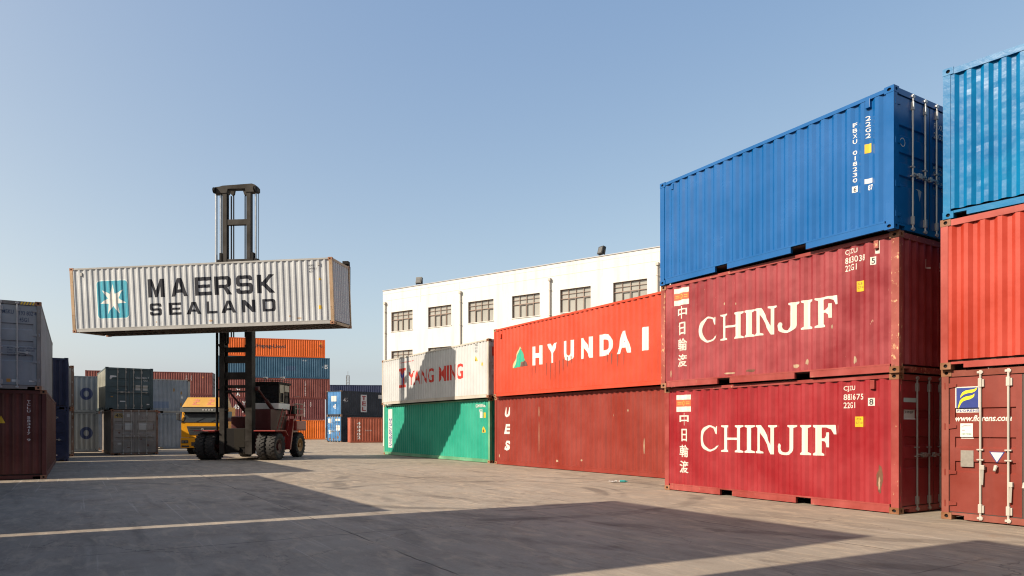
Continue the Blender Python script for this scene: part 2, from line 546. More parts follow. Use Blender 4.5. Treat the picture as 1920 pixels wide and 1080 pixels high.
            if detail and rods:
                ys = (y0 + (y1 - y0) * 0.45, y0 + (y1 - y0) * 0.83) if side == 0 else (y0 + (y1 - y0) * 0.17, y0 + (y1 - y0) * 0.55)
                for i, yy in enumerate(ys):
                    rd = MB()
                    xr = L - 0.002
                    rd.tube((xr, yy, 0.06), (xr, yy, h - 0.06), 0.0175, n=8)
                    for zc in (0.07, h - 0.075):                           # cam ends
                        rd.cbox(xr - 0.02, xr + 0.022, yy - 0.045, yy + 0.045, zc - 0.02, zc + 0.02, 0.006)
                        rd.cbox(xr - 0.015, xr + 0.02, yy - 0.012, yy + 0.03, zc - 0.035, zc + 0.035, 0.005)
                    for zc in (0.23, h - 0.25):                            # guide brackets
                        rd.cbox(xr - 0.028, xr + 0.026, yy - 0.028, yy + 0.028, zc - 0.075, zc + 0.075, 0.008)
                        rd.cbox(xr - 0.028, xr + 0.008, yy + 0.03, yy + 0.055, zc - 0.07, zc + 0.055, 0.005)
                    for zc in (h * 0.47, h * 0.405):
                        rd.cbox(xr - 0.028, xr + 0.02, yy - 0.05, yy + 0.05, zc - 0.012, zc + 0.012, 0.004)
                    rd.build("lock_rod", barm, leaf_o)
                    hd = MB()
                    dirn = -1 if (side == 0) == (i == 1) else 1
                    if handle == 'h':
                        zc = h * 0.42
                        hd.bar((xr + 0.02, yy, zc), (xr + 0.03, yy + dirn * 0.33, zc - 0.02), 0.02, 0.028)
                        hd.cbox(xr - 0.02, xr + 0.04, yy + dirn * 0.24 - 0.03, yy + dirn * 0.24 + 0.03, zc - 0.06, zc + 0.03, 0.006)
                    else:
                        zc = h * 0.36 - i * 0.26
                        hd.bar((xr + 0.02, yy + 0.045, zc), (xr + 0.03, yy + 0.035, zc - 0.30), 0.018, 0.03)
                        hd.cbox(xr - 0.02, xr + 0.035, yy + 0.01, yy + 0.07, zc - 0.05, zc + 0.03, 0.008)
                        hd.tube((xr - 0.03, yy + 0.22, zc + 0.02), (xr + 0.03, yy + 0.22, zc - 0.06), 0.03, 0.02, n=8)
                    hd.build("door_handle", barm, leaf_o)
                for fz in (0.075, 0.30, 0.63, 0.925):
                    hg = MB(); zc = 0.1 + (h - 0.2) * fz
                    ya, yb = (0.06, 0.24) if side == 0 else (W - 0.24, W - 0.06)
                    outer = ya if side == 0 else yb; inner = yb if side == 0 else ya
                    hg.prism([(outer, zc - 0.05), (inner, zc - 0.022), (inner, zc + 0.022), (outer, zc + 0.05)], 'x', L - 0.03, L - 0.006)
                    hg.tube((L - 0.012, outer, zc - 0.055), (L - 0.012, outer, zc + 0.055), 0.016, n=8)
                    hg.build("hinge", doormat, leaf_o)
    return B

# ------------------------------------------------------------------ lettering and marks
_tcache = {}
def text_shape(txt, bold=0.0, spacing=1.0):
    key = (txt, bold, spacing)
    if key in _tcache: return _tcache[key]
    c = bpy.data.curves.new("t", 'FONT'); c.body = txt; c.offset = bold; c.space_character = spacing
    c.resolution_u = 4
    o = bpy.data.objects.new("t", c); col.objects.link(o)
    dg = bpy.context.evaluated_depsgraph_get(); dg.update()
    ev = o.evaluated_get(dg); me = ev.to_mesh()
    vs = [(v.co.x, v.co.y) for v in me.vertices]; fs = [tuple(p.vertices) for p in me.polygons]
    ev.to_mesh_clear(); bpy.data.objects.remove(o); bpy.data.curves.remove(c)
    r = normalise(vs, fs); _tcache[key] = r
    return r

def normalise(vs, fs):
    x0 = min(v[0] for v in vs); x1 = max(v[0] for v in vs); y0 = min(v[1] for v in vs); y1 = max(v[1] for v in vs)
    return [((x - x0) / (x1 - x0), (y - y0) / (y1 - y0)) for x, y in vs], fs, (x1 - x0) / (y1 - y0)

def poly_shape(loops):
    """several closed loops (later ones may be holes) filled into one flat shape, coordinates kept as given"""
    c = bpy.data.curves.new("p", 'CURVE'); c.dimensions = '2D'; c.fill_mode = 'BOTH'
    for lp in loops:
        s = c.splines.new('POLY'); s.points.add(len(lp) - 1); s.use_cyclic_u = True
        for p, q in zip(s.points, lp): p.co = (q[0], q[1], 0, 1)
    o = bpy.data.objects.new("p", c); col.objects.link(o)
    dg = bpy.context.evaluated_depsgraph_get(); dg.update()
    ev = o.evaluated_get(dg); me = ev.to_mesh()
    vs = [(v.co.x, v.co.y) for v in me.vertices]; fs = [tuple(p.vertices) for p in me.polygons]
    ev.to_mesh_clear(); bpy.data.objects.remove(o); bpy.data.curves.remove(c)
    return vs, fs, 1.0

RECT = ([(0, 0), (1, 0), (1, 1), (0, 1)], [(0, 1, 2, 3)], 1.0)

def merge_shapes(items):
    """items: (shape, x0, x1, y0, y1) placed together in one shape"""
    V = []; F = []
    for (vs, fs, _), x0, x1, y0, y1 in items:
        k = len(V)
        V += [(x0 + (x1 - x0) * a, y0 + (y1 - y0) * b) for a, b in vs]
        F += [tuple(i + k for i in f) for f in fs]
    return V, F, 1.0

def decal(B, face, shape, a0, a1, z0, z1, mat, name="lettering", layer=1, skew=0.0):
    """lays a flat shape on a container face, cut along every fold of the sheet so that it lies in the corrugations"""
    fn, br, zz = B.maps[face]
    bm = bmesh.new()
    bv = [bm.verts.new((a0 + (a1 - a0) * p[0] + skew * p[1], z0 + (z1 - z0) * p[1], 0)) for p in shape[0]]
    for f in shape[1]:
        try: bm.faces.new([bv[i] for i in f])
        except ValueError: pass
    bmesh.ops.triangulate(bm, faces=[f for f in bm.faces if len(f.verts) > 4])
    lo = min(v.co.x for v in bm.verts); hi = max(v.co.x for v in bm.verts)
    for q in br:
        if lo < q < hi:
            bmesh.ops.bisect_plane(bm, geom=list(bm.verts) + list(bm.edges) + list(bm.faces), plane_co=(q, 0, 0), plane_no=(1, 0, 0), dist=1e-5)
    lo = min(v.co.y for v in bm.verts); hi = max(v.co.y for v in bm.verts)
    for q in zz:
        if lo < q < hi:
            bmesh.ops.bisect_plane(bm, geom=list(bm.verts) + list(bm.edges) + list(bm.faces), plane_co=(0, q, 0), plane_no=(0, 1, 0), dist=1e-5)
    for v in bm.verts:
        v.co = fn(v.co.x, v.co.y, 0.0022 + 0.0016 * layer)
    bm.normal_update()
    mb = MB(); mb.addbm(bm)
    return mb.build(name, mat, B.root)

def text(B, face, txt, a0, a1, z0, z1, mat, bold=0.0, spacing=1.0, name="lettering", layer=1, skew=0.0):
    return decal(B, face, text_shape(txt, bold, spacing), a0, a1, z0, z1, mat, name, layer, skew)

def textw(B, face, txt, a0, z0, hgt, mat, bold=0.0, sx=1.0, name="lettering", spacing=1.0):
    s = text_shape(txt, bold, spacing)
    return decal(B, face, s, a0, a0 + hgt * s[2] * sx, z0, z0 + hgt, mat, name)

def vtext(B, face, txt, ac, w, ztop, hgt, step, mat, bold=0.0, name="lettering"):
    """letters stacked one below another"""
    it = []; n = len(txt)
    tot = step * (n - 1) + hgt
    for i, ch in enumerate(txt):
        if ch == ' ': continue
        s = text_shape(ch, bold)
        ww = w * (0.3 if ch in '1I' else 1.0)
        y1 = tot - i * step
        it.append((s, ac - ww / 2, ac + ww / 2, y1 - hgt, y1))
    V, F, _ = merge_shapes(it)
    z0 = ztop - tot
    sh = ([(a, b) for a, b in V], F, 1.0)
    return decal(B, face, sh, 0.0, 1.0, z0, z0 + 1.0, mat, name)
# ------------------------------------------------------------------ ground
def make_ground():
    m, nt, b = new_mat('concrete_yard')
    tc = nd(nt, "ShaderNodeTexCoord")
    mp = nd(nt, "ShaderNodeMapping"); mp.vector_type = 'POINT'
    mp.inputs['Rotation'].default_value = (0, 0, rad(58.2))      # x runs along the rows, y across them
    nt.links.new(tc.outputs['Object'], mp.inputs[0])
    g = mp.outputs[0]
    def sc(s, off=(0, 0, 0), rotz=0):
        q = nd(nt, "ShaderNodeMapping"); q.inputs['Scale'].default_value = s; q.inputs['Location'].default_value = off
        q.inputs['Rotation'].default_value = (0, 0, rad(rotz))
        nt.links.new(g, q.inputs[0]); return q.outputs[0]
    sep = nd(nt, "ShaderNodeSeparateXYZ"); nt.links.new(g, sep.inputs[0])
    big = noise_t(nt, sc((1, 1, 1)), 0.13, 5, 0.6, 0.5)
    midn = noise_t(nt, sc((1, 1, 1), (31, 7, 0)), 0.9, 8, 0.65, 0.3)
    fine = noise_t(nt, sc((1, 1, 1), (3, 17, 0)), 28.0, 5, 0.7)
    str1 = noise_t(nt, sc((0.28, 2.2, 1), (5, 2, 0), 62), 0.8, 7, 0.65, 0.6)   # wheel scuffs in the travel direction
    str2 = noise_t(nt, sc((0.35, 3.5, 1), (50, 22, 0), 35), 1.0, 8, 0.68, 0.5)
    c = mixc(nt, ramp(nt, big, 0.32, 0.68), (0.222, 0.189, 0.152), (0.303, 0.270, 0.229))
    c = mixc(nt, mathn(nt, 'MULTIPLY', ramp(nt, midn, 0.45, 0.75), 0.55), c, (0.178, 0.148, 0.122))
    c = mixc(nt, mathn(nt, 'MULTIPLY', ramp(nt, str1, 0.55, 0.72), 0.60), c, (0.111, 0.092, 0.078))
    c = mixc(nt, mathn(nt, 'MULTIPLY', ramp(nt, str2, 0.56, 0.70), 0.55), c, (0.340, 0.303, 0.259))
    dark = noise_t(nt, sc((0.7, 1.6, 1), (91, 3, 0), 62), 0.55, 9, 0.72, 1.0)
    c = mixc(nt, mathn(nt, 'MULTIPLY', ramp(nt, dark, 0.62, 0.74), 0.65), c, (0.078, 0.063, 0.053))
    rustm = noise_t(nt, sc((1, 1.3, 1), (12, 83, 0), 62), 0.5, 8, 0.7, 0.8)
    c = mixc(nt, mathn(nt, 'MULTIPLY', ramp(nt, rustm, 0.60, 0.72), 0.45), c, (0.192, 0.111, 0.063))
    c = mixc(nt, mathn(nt, 'MULTIPLY', ramp(nt, fine, 0.35, 0.75), 0.30), c, (0.141, 0.122, 0.104))
    patch = ramp(nt, noise_t(nt, sc((0.8, 1.3, 1), (81, 29, 0), 60), 0.35, 6, 0.65, 0.8), 0.42, 0.62)
    grit = noise_t(nt, sc((0.55, 1.5, 1), (61, 37, 0), 60), 3.2, 10, 0.74, 0.4)
    c = mixc(nt, mathn(nt, 'MULTIPLY', mathn(nt, 'MULTIPLY', ramp(nt, grit, 0.48, 0.66), 0.60), mathn(nt, 'ADD', mathn(nt, 'MULTIPLY', patch, 0.85), 0.15)), c, (0.120, 0.090, 0.066))
    grit2 = noise_t(nt, sc((0.5, 1.6, 1), (21, 67, 0), 66), 2.3, 9, 0.72, 0.6)
    c = mixc(nt, mathn(nt, 'MULTIPLY', ramp(nt, grit2, 0.50, 0.64), 0.55), c, (0.400, 0.328, 0.248))
    spot = noise_t(nt, sc((1, 1, 1), (71, 13, 0)), 1.6, 3, 0.5)
    c = mixc(nt, mathn(nt, 'MULTIPLY', ramp(nt, spot, 0.67, 0.71), 0.50), c, (0.085, 0.070, 0.060))
    scr = noise_t(nt, sc((0.10, 7.0, 1), (3, 53, 0), 48), 1.2, 4, 0.6, 0.2)
    c = mixc(nt, mathn(nt, 'MULTIPLY', ramp(nt, scr, 0.63, 0.68), 0.45), c, (0.42, 0.38, 0.33))
    vor = nd(nt, "ShaderNodeTexVoronoi", feature='DISTANCE_TO_EDGE'); vor.inputs['Scale'].default_value = 0.22
    dv = nd(nt, "ShaderNodeVectorMath", operation='MULTIPLY_ADD')
    nz = nd(nt, "ShaderNodeTexNoise"); nz.inputs['Scale'].default_value = 0.7; nz.inputs['Detail'].default_value = 8; nz.inputs['Roughness'].default_value = 0.65
    nt.links.new(g, nz.inputs['Vector']); nt.links.new(nz.outputs['Color'], dv.inputs[0]); dv.inputs[1].default_value = (1.6, 1.6, 0); nt.links.new(g, dv.inputs[2])
    nt.links.new(dv.outputs[0], vor.inputs['Vector'])
    crack = ramp(nt, vor.outputs['Distance'], 0.0012, 0.0035, (1, 1, 1, 1), (0, 0, 0, 1))
    ckm = ramp(nt, noise_t(nt, sc((1, 1, 1), (44, 9, 0)), 0.16, 3), 0.50, 0.58)
    c = mixc(nt, mathn(nt, 'MULTIPLY', mathn(nt, 'MULTIPLY', crack, ckm), 0.7), c, (0.06, 0.048, 0.04))
    oil = ramp(nt, noise_t(nt, sc((1, 1.2, 1), (19, 71, 0), 60), 0.42, 7, 0.6, 0.5), 0.66, 0.78)
    c = mixc(nt, mathn(nt, 'MULTIPLY', oil, 0.40), c, (0.075, 0.060, 0.050))
    # sealed joints between the slabs, uneven and partly worn away
    wob = mathn(nt, 'MULTIPLY', mathn(nt, 'SUBTRACT', noise_t(nt, sc((1, 1, 1), (7, 7, 7)), 1.7, 4), 0.5), 0.10)
    def joint(sock, off, per, w):
        t = mathn(nt, 'ADD', mathn(nt, 'ADD', sock, off), wob)
        t = mathn(nt, 'ABSOLUTE', mathn(nt, 'SUBTRACT', mathn(nt, 'FRACT', mathn(nt, 'DIVIDE', t, per)), 0.5))
        return ramp(nt, mathn(nt, 'MULTIPLY', t, per), w * 0.5, w, (1, 1, 1, 1), (0, 0, 0, 1))
    jn = mathn(nt, 'MAXIMUM', joint(sep.outputs['Y'], 2.75 - 3.5 + 5.5, 5.5, 0.020), joint(sep.outputs['X'], 1.2, 6.0, 0.016))
    gap = ramp(nt, noise_t(nt, sc((1, 1, 1), (17, 5, 0)), 0.8, 3), 0.40, 0.56)
    c = mixc(nt, mathn(nt, 'MULTIPLY', mathn(nt, 'MULTIPLY', jn, gap), 0.75), c, (0.033, 0.027, 0.022))
    # curved tyre marks where lifters turn
    def arc(cx, cy, r, w, k, o):
        dx = mathn(nt, 'SUBTRACT', sep2.outputs['X'], cx); dy = mathn(nt, 'SUBTRACT', sep2.outputs['Y'], cy)
        d = mathn(nt, 'SQRT', mathn(nt, 'ADD', mathn(nt, 'MULTIPLY', dx, dx), mathn(nt, 'MULTIPLY', dy, dy)))
        e = ramp(nt, mathn(nt, 'ABSOLUTE', mathn(nt, 'SUBTRACT', d, r)), w * 0.5, w, (1, 1, 1, 1), (0, 0, 0, 1))
        brk = ramp(nt, noise_t(nt, sc((1, 1, 1), (o, o * 2, 0)), 0.55, 5, 0.6), 0.46, 0.60)
        return mathn(nt, 'MULTIPLY', mathn(nt, 'MULTIPLY', e, brk), k * 0.7)
    sep2 = nd(nt, "ShaderNodeSeparateXYZ"); nt.links.new(tc.outputs['Object'], sep2.inputs[0])
    for a in ((-1.2, 17.2, 3.4, 0.22, 0.75, 3), (-0.9, 17.4, 5.3, 0.22, 0.70, 11), (-1.2, 17.2, 3.9, 0.09, 0.6, 29), (9, 24, 14.5, 0.24, 0.62, 41), (9, 24, 16.6, 0.24, 0.58, 47), (-16, 6, 13.0, 0.22, 0.6, 59), (-16, 6, 15.1, 0.22, 0.55, 67), (14, 38, 27.0, 0.25, 0.5, 73), (14, 38, 29.2, 0.25, 0.45, 79)):
        c = mixc(nt, arc(*a), c, (0.044, 0.038, 0.035))
    c = mixc(nt, 1.0, c, (0.99, 0.965, 0.925), 'MULTIPLY')
    nt.links.new(c, b.inputs['Base Color'])
    nt.links.new(mathn(nt, 'ADD', mathn(nt, 'MULTIPLY', midn, 0.3), 0.62), b.inputs['Roughness'])
    bp = nd(nt, "ShaderNodeBump"); bp.inputs['Strength'].default_value = 0.35; bp.inputs['Distance'].default_value = 0.012
    hgt = mathn(nt, 'SUBTRACT', mathn(nt, 'ADD', fine, mathn(nt, 'MULTIPLY', midn, 1.5)), mathn(nt, 'MULTIPLY', jn, 1.2))
    nt.links.new(hgt, bp.inputs['Height']); nt.links.new(bp.outputs[0], b.inputs['Normal'])
    b.inputs['Specular IOR Level'].default_value = 0.25
    mb = MB(); mb.add([(-2500, -2500, 0), (2500, -2500, 0), (2500, 2800, 0), (-2500, 2800, 0)], [(0, 1, 2, 3)])
    o = mb.build("ground", m); tag(o, kind="structure")
make_ground()

# ------------------------------------------------------------------ white three-storey building
def make_building():
    A = rad(-35.5)
    root = empty("warehouse_building", (-11.05, 60.0, 0), (0, 0, A))
    tag(root, "long white three-storey building with brown framed windows behind the container rows", "building")
    wall_m, nt, b = new_mat('whitewash_render')
    v = coords(nt, 2.2); n = noise_t(nt, v, 0.35, 6, 0.6)
    c = mixc(nt, n, (0.50, 0.49, 0.465), (0.55, 0.54, 0.515))
    n2 = noise_t(nt, coords(nt, 5.1, (2.0, 2.0, 0.18)), 1.0, 6, 0.6)
    c = mixc(nt, mathn(nt, 'MULTIPLY', ramp(nt, n2, 0.50, 0.72), 0.42), c, (0.36, 0.33, 0.28))
    nt.links.new(c, b.inputs['Base Color']); b.inputs['Roughness'].default_value = 0.85
    frame_m = plain('brown_window_frame', (0.30, 0.185, 0.135), 0.5)
    slide_m = plain('dark_sash_frame', (0.09, 0.075, 0.065), 0.45)
    glass, nt, b = new_mat('window_glass')
    ng = noise_t(nt, coords(nt, 8.8), 0.9, 2)
    nt.links.new(mixc(nt, ng, (0.20, 0.195, 0.175), (0.34, 0.33, 0.30)), b.inputs['Base Color'])
    b.inputs['Roughness'].default_value = 0.10; b.inputs['Specular IOR Level'].default_value = 0.6
    pipe_m = plain('drainpipe_plastic', (0.52, 0.47, 0.41), 0.6)
    cap_m = plain('parapet_metal', (0.42, 0.42, 0.44), 0.5)
    Lb, Hb, D, T = 46.0, 13.25, 16.0, 0.24
    wx = [(1.0 + 4.19 * i, 1.0 + 4.19 * i + 2.47) for i in range(11)]
    rows = [(9.70, 11.34), (6.42, 8.04), (3.10, 4.72)]
    xs = sorted({0.0, Lb} | {q for w in wx for q in w}); zs = sorted({0.0, Hb} | {q for r in rows for q in r})
    mb = MB()
    win = lambda xm, zm: any(a < xm < c_ for a, c_ in wx) and any(a < zm < c_ for a, c_ in rows)
    for i in range(len(xs) - 1):
        for j in range(len(zs) - 1):
            if win((xs[i] + xs[i + 1]) / 2, (zs[j] + zs[j + 1]) / 2): continue
            mb.add([(xs[i], 0, zs[j]), (xs[i + 1], 0, zs[j]), (xs[i + 1], 0, zs[j + 1]), (xs[i], 0, zs[j + 1])], [(0, 1, 2, 3)])
    for a, c_ in wx:
        for z0, z1 in rows:                                   # reveals
            mb.add([(a, 0, z0), (a, T, z0), (a, T, z1), (a, 0, z1)], [(0, 1, 2, 3)])
            mb.add([(c_, 0, z0), (c_, T, z0), (c_, T, z1), (c_, 0, z1)], [(3, 2, 1, 0)])
            mb.add([(a, 0, z0), (c_, 0, z0), (c_, T, z0), (a, T, z0)], [(3, 2, 1, 0)])
            mb.add([(a, 0, z1), (c_, 0, z1), (c_, T, z1), (a, T, z1)], [(0, 1, 2, 3)])
    mb.add([(0, 0, 0), (0, D, 0), (0, D, Hb), (0, 0, Hb)], [(3, 2, 1, 0)])
    mb.add([(Lb, 0, 0), (Lb, D, 0), (Lb, D, Hb), (Lb, 0, Hb)], [(0, 1, 2, 3)])
    mb.add([(0, D, 0), (Lb, D, 0), (Lb, D, Hb), (0, D, Hb)], [(3, 2, 1, 0)])
    for i in range(0, 11):                                    # shallow render bands between bays
        x = wx[i][1] + 0.86
        mb.box(x - 0.02, x + 0.02, -0.012, -0.001, 11.9, 13.0)
    mb.box(0.2, Lb - 0.2, -0.014, -0.001, 12.38, 12.43)
    mb.build("wall", wall_m, root)
    rf = MB(); rf.box(0.0, Lb, 0.0, D, Hb - 0.3, Hb - 0.28)
    rf.build("roof", cap_m, root)
    cp = MB()
    cp.box(-0.05, Lb + 0.05, -0.05, 0.22, Hb + 0.002, Hb + 0.06); cp.box(-0.05, 0.2, 0.22, D, Hb + 0.002, Hb + 0.06)
    cp.build("parapet_cap", cap_m, root)
    def window(a, c_, z0, z1, flip):
        f = MB(); y0, y1 = 0.10, 0.16; w = c_ - a; h = z1 - z0; t = 0.035
        f.box(a, c_, y0, y1, z0, z0 + t); f.box(a, c_, y0, y1, z1 - t, z1)
        f.box(a, a + t, y0, y1, z0 + t, z1 - t); f.box(c_ - t, c_, y0, y1, z0 + t, z1 - t)
        zt = z0 + h * 0.60; zq = z0 + h * 0.80
        f.box(a + t, c_ - t, y0 + 0.005, y1, zt - 0.02, zt + 0.02)
        f.box(a + t, c_ - t, y0 + 0.01, y1, zq - 0.010, zq + 0.010)
        for k in range(1, 4):
            xx = a + w * k / 4
            f.box(xx - 0.014, xx + 0.014, y0 + 0.012, y1, z0 + t, z1 - t)
        for k in (1, 3) if flip else (1, 2):                    # dark sliding sashes
            xa, xb = a + w * k / 4 + 0.03, a + w * (k + 1) / 4 - 0.02
            f.box(xa, xa + 0.05, y0 + 0.02, y1 - 0.01, z0 + t, zt - 0.03, 1); f.box(xb - 0.05, xb, y0 + 0.02, y1 - 0.01, z0 + t, zt - 0.03, 1)
            f.box(xa + 0.05, xb - 0.05, y0 + 0.02, y1 - 0.01, zt - 0.09, zt - 0.03, 1)
        fo = f.build("window", [frame_m, slide_m], root)
        g = MB(); g.add([(a, 0.19, z0), (c_, 0.19, z0), (c_, 0.19, z1), (a, 0.19, z1)], [(0, 1, 2, 3)])
        g.box(a, c_, 0.225, 0.235, z0, z1)
        g.build("pane", glass, fo)
        s = MB(); s.box(a - 0.04, c_ + 0.04, -0.05, 0.098, z0 - 0.05, z0 - 0.002)
        s.build("sill", wall_m, fo)
    for r, (z0, z1) in enumerate(rows[:2]):
        for i, (a, c_) in enumerate(wx):
            if r == 1 and i > 5: continue
            window(a, c_, z0, z1, i % 2 == 0)
    for r, i in [(1, k) for k in range(6, 11)] + [(2, k) for k in range(11)]:
        a, c_ = wx[i]; z0, z1 = rows[r]
        window(a, c_, z0, z1, i % 2)
    for x in (0.36, 8.68, 16.96, 25.2, 33.5, 41.8):
        p = MB(); p.tube((x, -0.10, 0.1), (x, -0.10, 12.05), 0.055, n=10)
        p.cbox(x - 0.10, x + 0.10, -0.22, -0.01, 12.05, 12.25, 0.02)
        for z in (2, 4.6, 7.2, 9.6, 11.4): p.box(x - 0.075, x + 0.075, -0.17, -0.001, z, z + 0.05)
        p.build("drainpipe", pipe_m, root)
    return root
make_building()

M_LAMPBODY = plain('floodlight_housing', (0.018, 0.016, 0.015), 0.5)
M_LAMPGLASS = plain('floodlight_glass', (0.16, 0.16, 0.155), 0.12, 0.1, 0.2)
def floodlight(s, tilt, label):
    A = rad(-35.5)
    x, y = -11.05 + math.cos(A) * s, 60 + math.sin(A) * s
    r = empty("floodlight", (x - math.sin(A) * 0.1, y + math.cos(A) * 0.1, 13.31), (0, 0, A + rad(tilt)))
    tag(r, label, "floodlight", "floodlights on the roof edge")
    h = MB()
    h.prism([(-0.18, 0.14), (0.12, 0.10), (0.22, 0.60), (-0.02, 0.66)], 'x', -0.25, 0.25)
    h.build("housing", M_LAMPBODY, r)
    g = MB()
    g.add([(-0.19, -0.188, 0.19), (0.19, -0.188, 0.19), (0.19, -0.06, 0.60), (-0.19, -0.06, 0.60)], [(0, 1, 2, 3)])
    g.build("lens", M_LAMPGLASS, r)
    k = MB(); k.bar((-0.28, 0.05, 0.36), (-0.28, 0.05, 0.0), 0.05, 0.03, (0, 1, 0)); k.bar((0.28, 0.05, 0.36), (0.28, 0.05, 0.0), 0.05, 0.03, (0, 1, 0))
    k.box(-0.30, 0.30, 0.02, 0.08, 0.0, 0.03)
    k.build("bracket", M_LAMPBODY, r)
floodlight(4.1, 18, "small black floodlight on the roof edge near the building's left corner")
floodlight(21.0, -20, "larger looking black floodlight on the white roof edge close to the blue container")

def lattice_tower():
    m = plain('tower_steel', (0.20, 0.20, 0.21), 0.6)
    t = MB(); w = 0.28; H = 12.6
    legs = [(-w, -w), (w, -w), (w, w), (-w, w)]
    for x, y in legs: t.bar((x, y, 0), (x, y, H), 0.07, 0.07, (1, 0, 0))
    z = 0.0; k = 0
    while z < H - 0.6:
        for i in range(4):
            a, b_ = legs[i], legs[(i + 1) % 4]
            t.bar((*a, z), (*b_, z + 0.7), 0.04, 0.04, (0.3, 0.2, 1)); t.bar((*a, z + 0.7), (*b_, z + 0.7), 0.04, 0.04)
        z += 0.7
    t.tube((0, 0, H), (0, 0, H + 0.9), 0.04)
    o = t.build("lattice_tower", m); o.location = (-34.9, 149.0, 0)
    tag(o, "thin grey lattice tower standing far behind the dark navy containers", "tower")
lattice_tower()

def litter():
    w = plain('white_plastic_film', (0.75, 0.75, 0.72), 0.4); t = plain('teal_plastic_cap', (0.03, 0.28, 0.27), 0.4)
    bm = bmesh.new(); random.seed(4)
    bmesh.ops.create_grid(bm, x_segments=9, y_segments=6, size=0.5)
    for v in bm.verts:
        v.co = Vector((v.co.x * 0.34, v.co.y * 0.16, 0.03 + 0.045 * noise.noise(Vector((v.co.x * 6, v.co.y * 6, 2.0))) + 0.012 * random.random()))
    mb = MB(); mb.addbm(bm)
    Y = 2098.5 / (904.5 - 801.2); X = (1153 - 960) / 1313.7 * Y
    o = mb.build("plastic_bag", w); o.location = (X, Y, 0.0); o.rotation_euler = (0, 0, 0.4)
    tag(o, "crumpled scrap of white plastic lying on the concrete beside the red row", "litter")
    b = MB(); b.lathe([(0, 0), (0, 0.035), (0.14, 0.038), (0.19, 0.014), (0.22, 0.014), (0.22, 0)], (0, 0, 0.038), 'x', 12)
    o = b.build("plastic_bottle", t, smooth=False); o.location = (X + 0.14, Y - 0.03, 0); o.rotation_euler = (0, 0, -0.3)
    tag(o, "small teal plastic bottle lying next to the white scrap on the concrete", "litter")
litter()
# ------------------------------------------------------------------ containers in the yard
random.seed(11)
def end_at(cx, cy, yaw, L):
    """origin of a container whose door-end left corner (x = L, y = 0) is at cx, cy"""
    return cx - L * math.cos(rad(yaw)), cy - L * math.sin(rad(yaw))
def endw_at(cx, cy, yaw, L, W=W0):
    """same, for the door-end right corner (x = L, y = W)"""
    c, s = math.cos(rad(yaw)), math.sin(rad(yaw))
    return cx - L * c + W * s, cy - L * s - W * c
G = 0.004
WHITE = (0.86, 0.82, 0.74)
L20, L40, L45 = 6.058, 12.192, 13.716

# ---- right front stack: two dark red ones and a blue one --------------------------
P_RED1 = paint('crimson_paint', (0.37, 0.017, 0.024), rust=0.12, streak=0.22, fade=0.14, rough=0.36, chips_glints=0.16, chip_glint_col=(0.62, 0.30, 0.22), spec=0.40)
P_RED2 = paint('faded_crimson_paint', (0.32, 0.024, 0.032), rust=0.20, streak=0.30, fade=0.26, rough=0.42, chips_glints=0.36, chip_glint_col=(0.66, 0.38, 0.28), spec=0.36)
P_RED1F = paint('crimson_frame_paint', (0.34, 0.040, 0.030), rust=0.36, streak=0.3, fade=0.3, chips_glints=0.6, chip_glint_col=(0.55, 0.28, 0.17))
P_RED2F = paint('worn_crimson_frame_paint', (0.33, 0.055, 0.036), rust=0.58, streak=0.3, fade=0.4, chips_glints=1.0, chip_glint_col=(0.74, 0.43, 0.24))
P_BLUE = paint('cobalt_paint', (0.0003, 0.125, 0.41), rust=0.02, streak=0.12, fade=0.08, rough=0.24, chips_glints=0.0, bump=0.03, spec=0.36)
D_W1 = decal_mat('cream_lettering', (0.86, 0.81, 0.72), (0.50, 0.03, 0.042), 0.12)
D_W2 = decal_mat('worn_cream_lettering', (0.85, 0.79, 0.70), (0.43, 0.042, 0.055), 0.42)
D_MINT = plain('pale_turquoise_mark', (0.55, 0.72, 0.70), 0.5)
D_ORANGE = plain('orange_mark', (0.72, 0.13, 0.05), 0.5)
D_GOLD = plain('gold_mark', (0.66, 0.42, 0.07), 0.5)
D_YEL = plain('yellow_sticker', (0.80, 0.50, 0.012), 0.45)
D_BLACK = plain('black_lettering', (0.022, 0.022, 0.026), 0.5)
D_WHITE = decal_mat('white_lettering', (0.84, 0.82, 0.78), (0.5, 0.4, 0.35), 0.15)

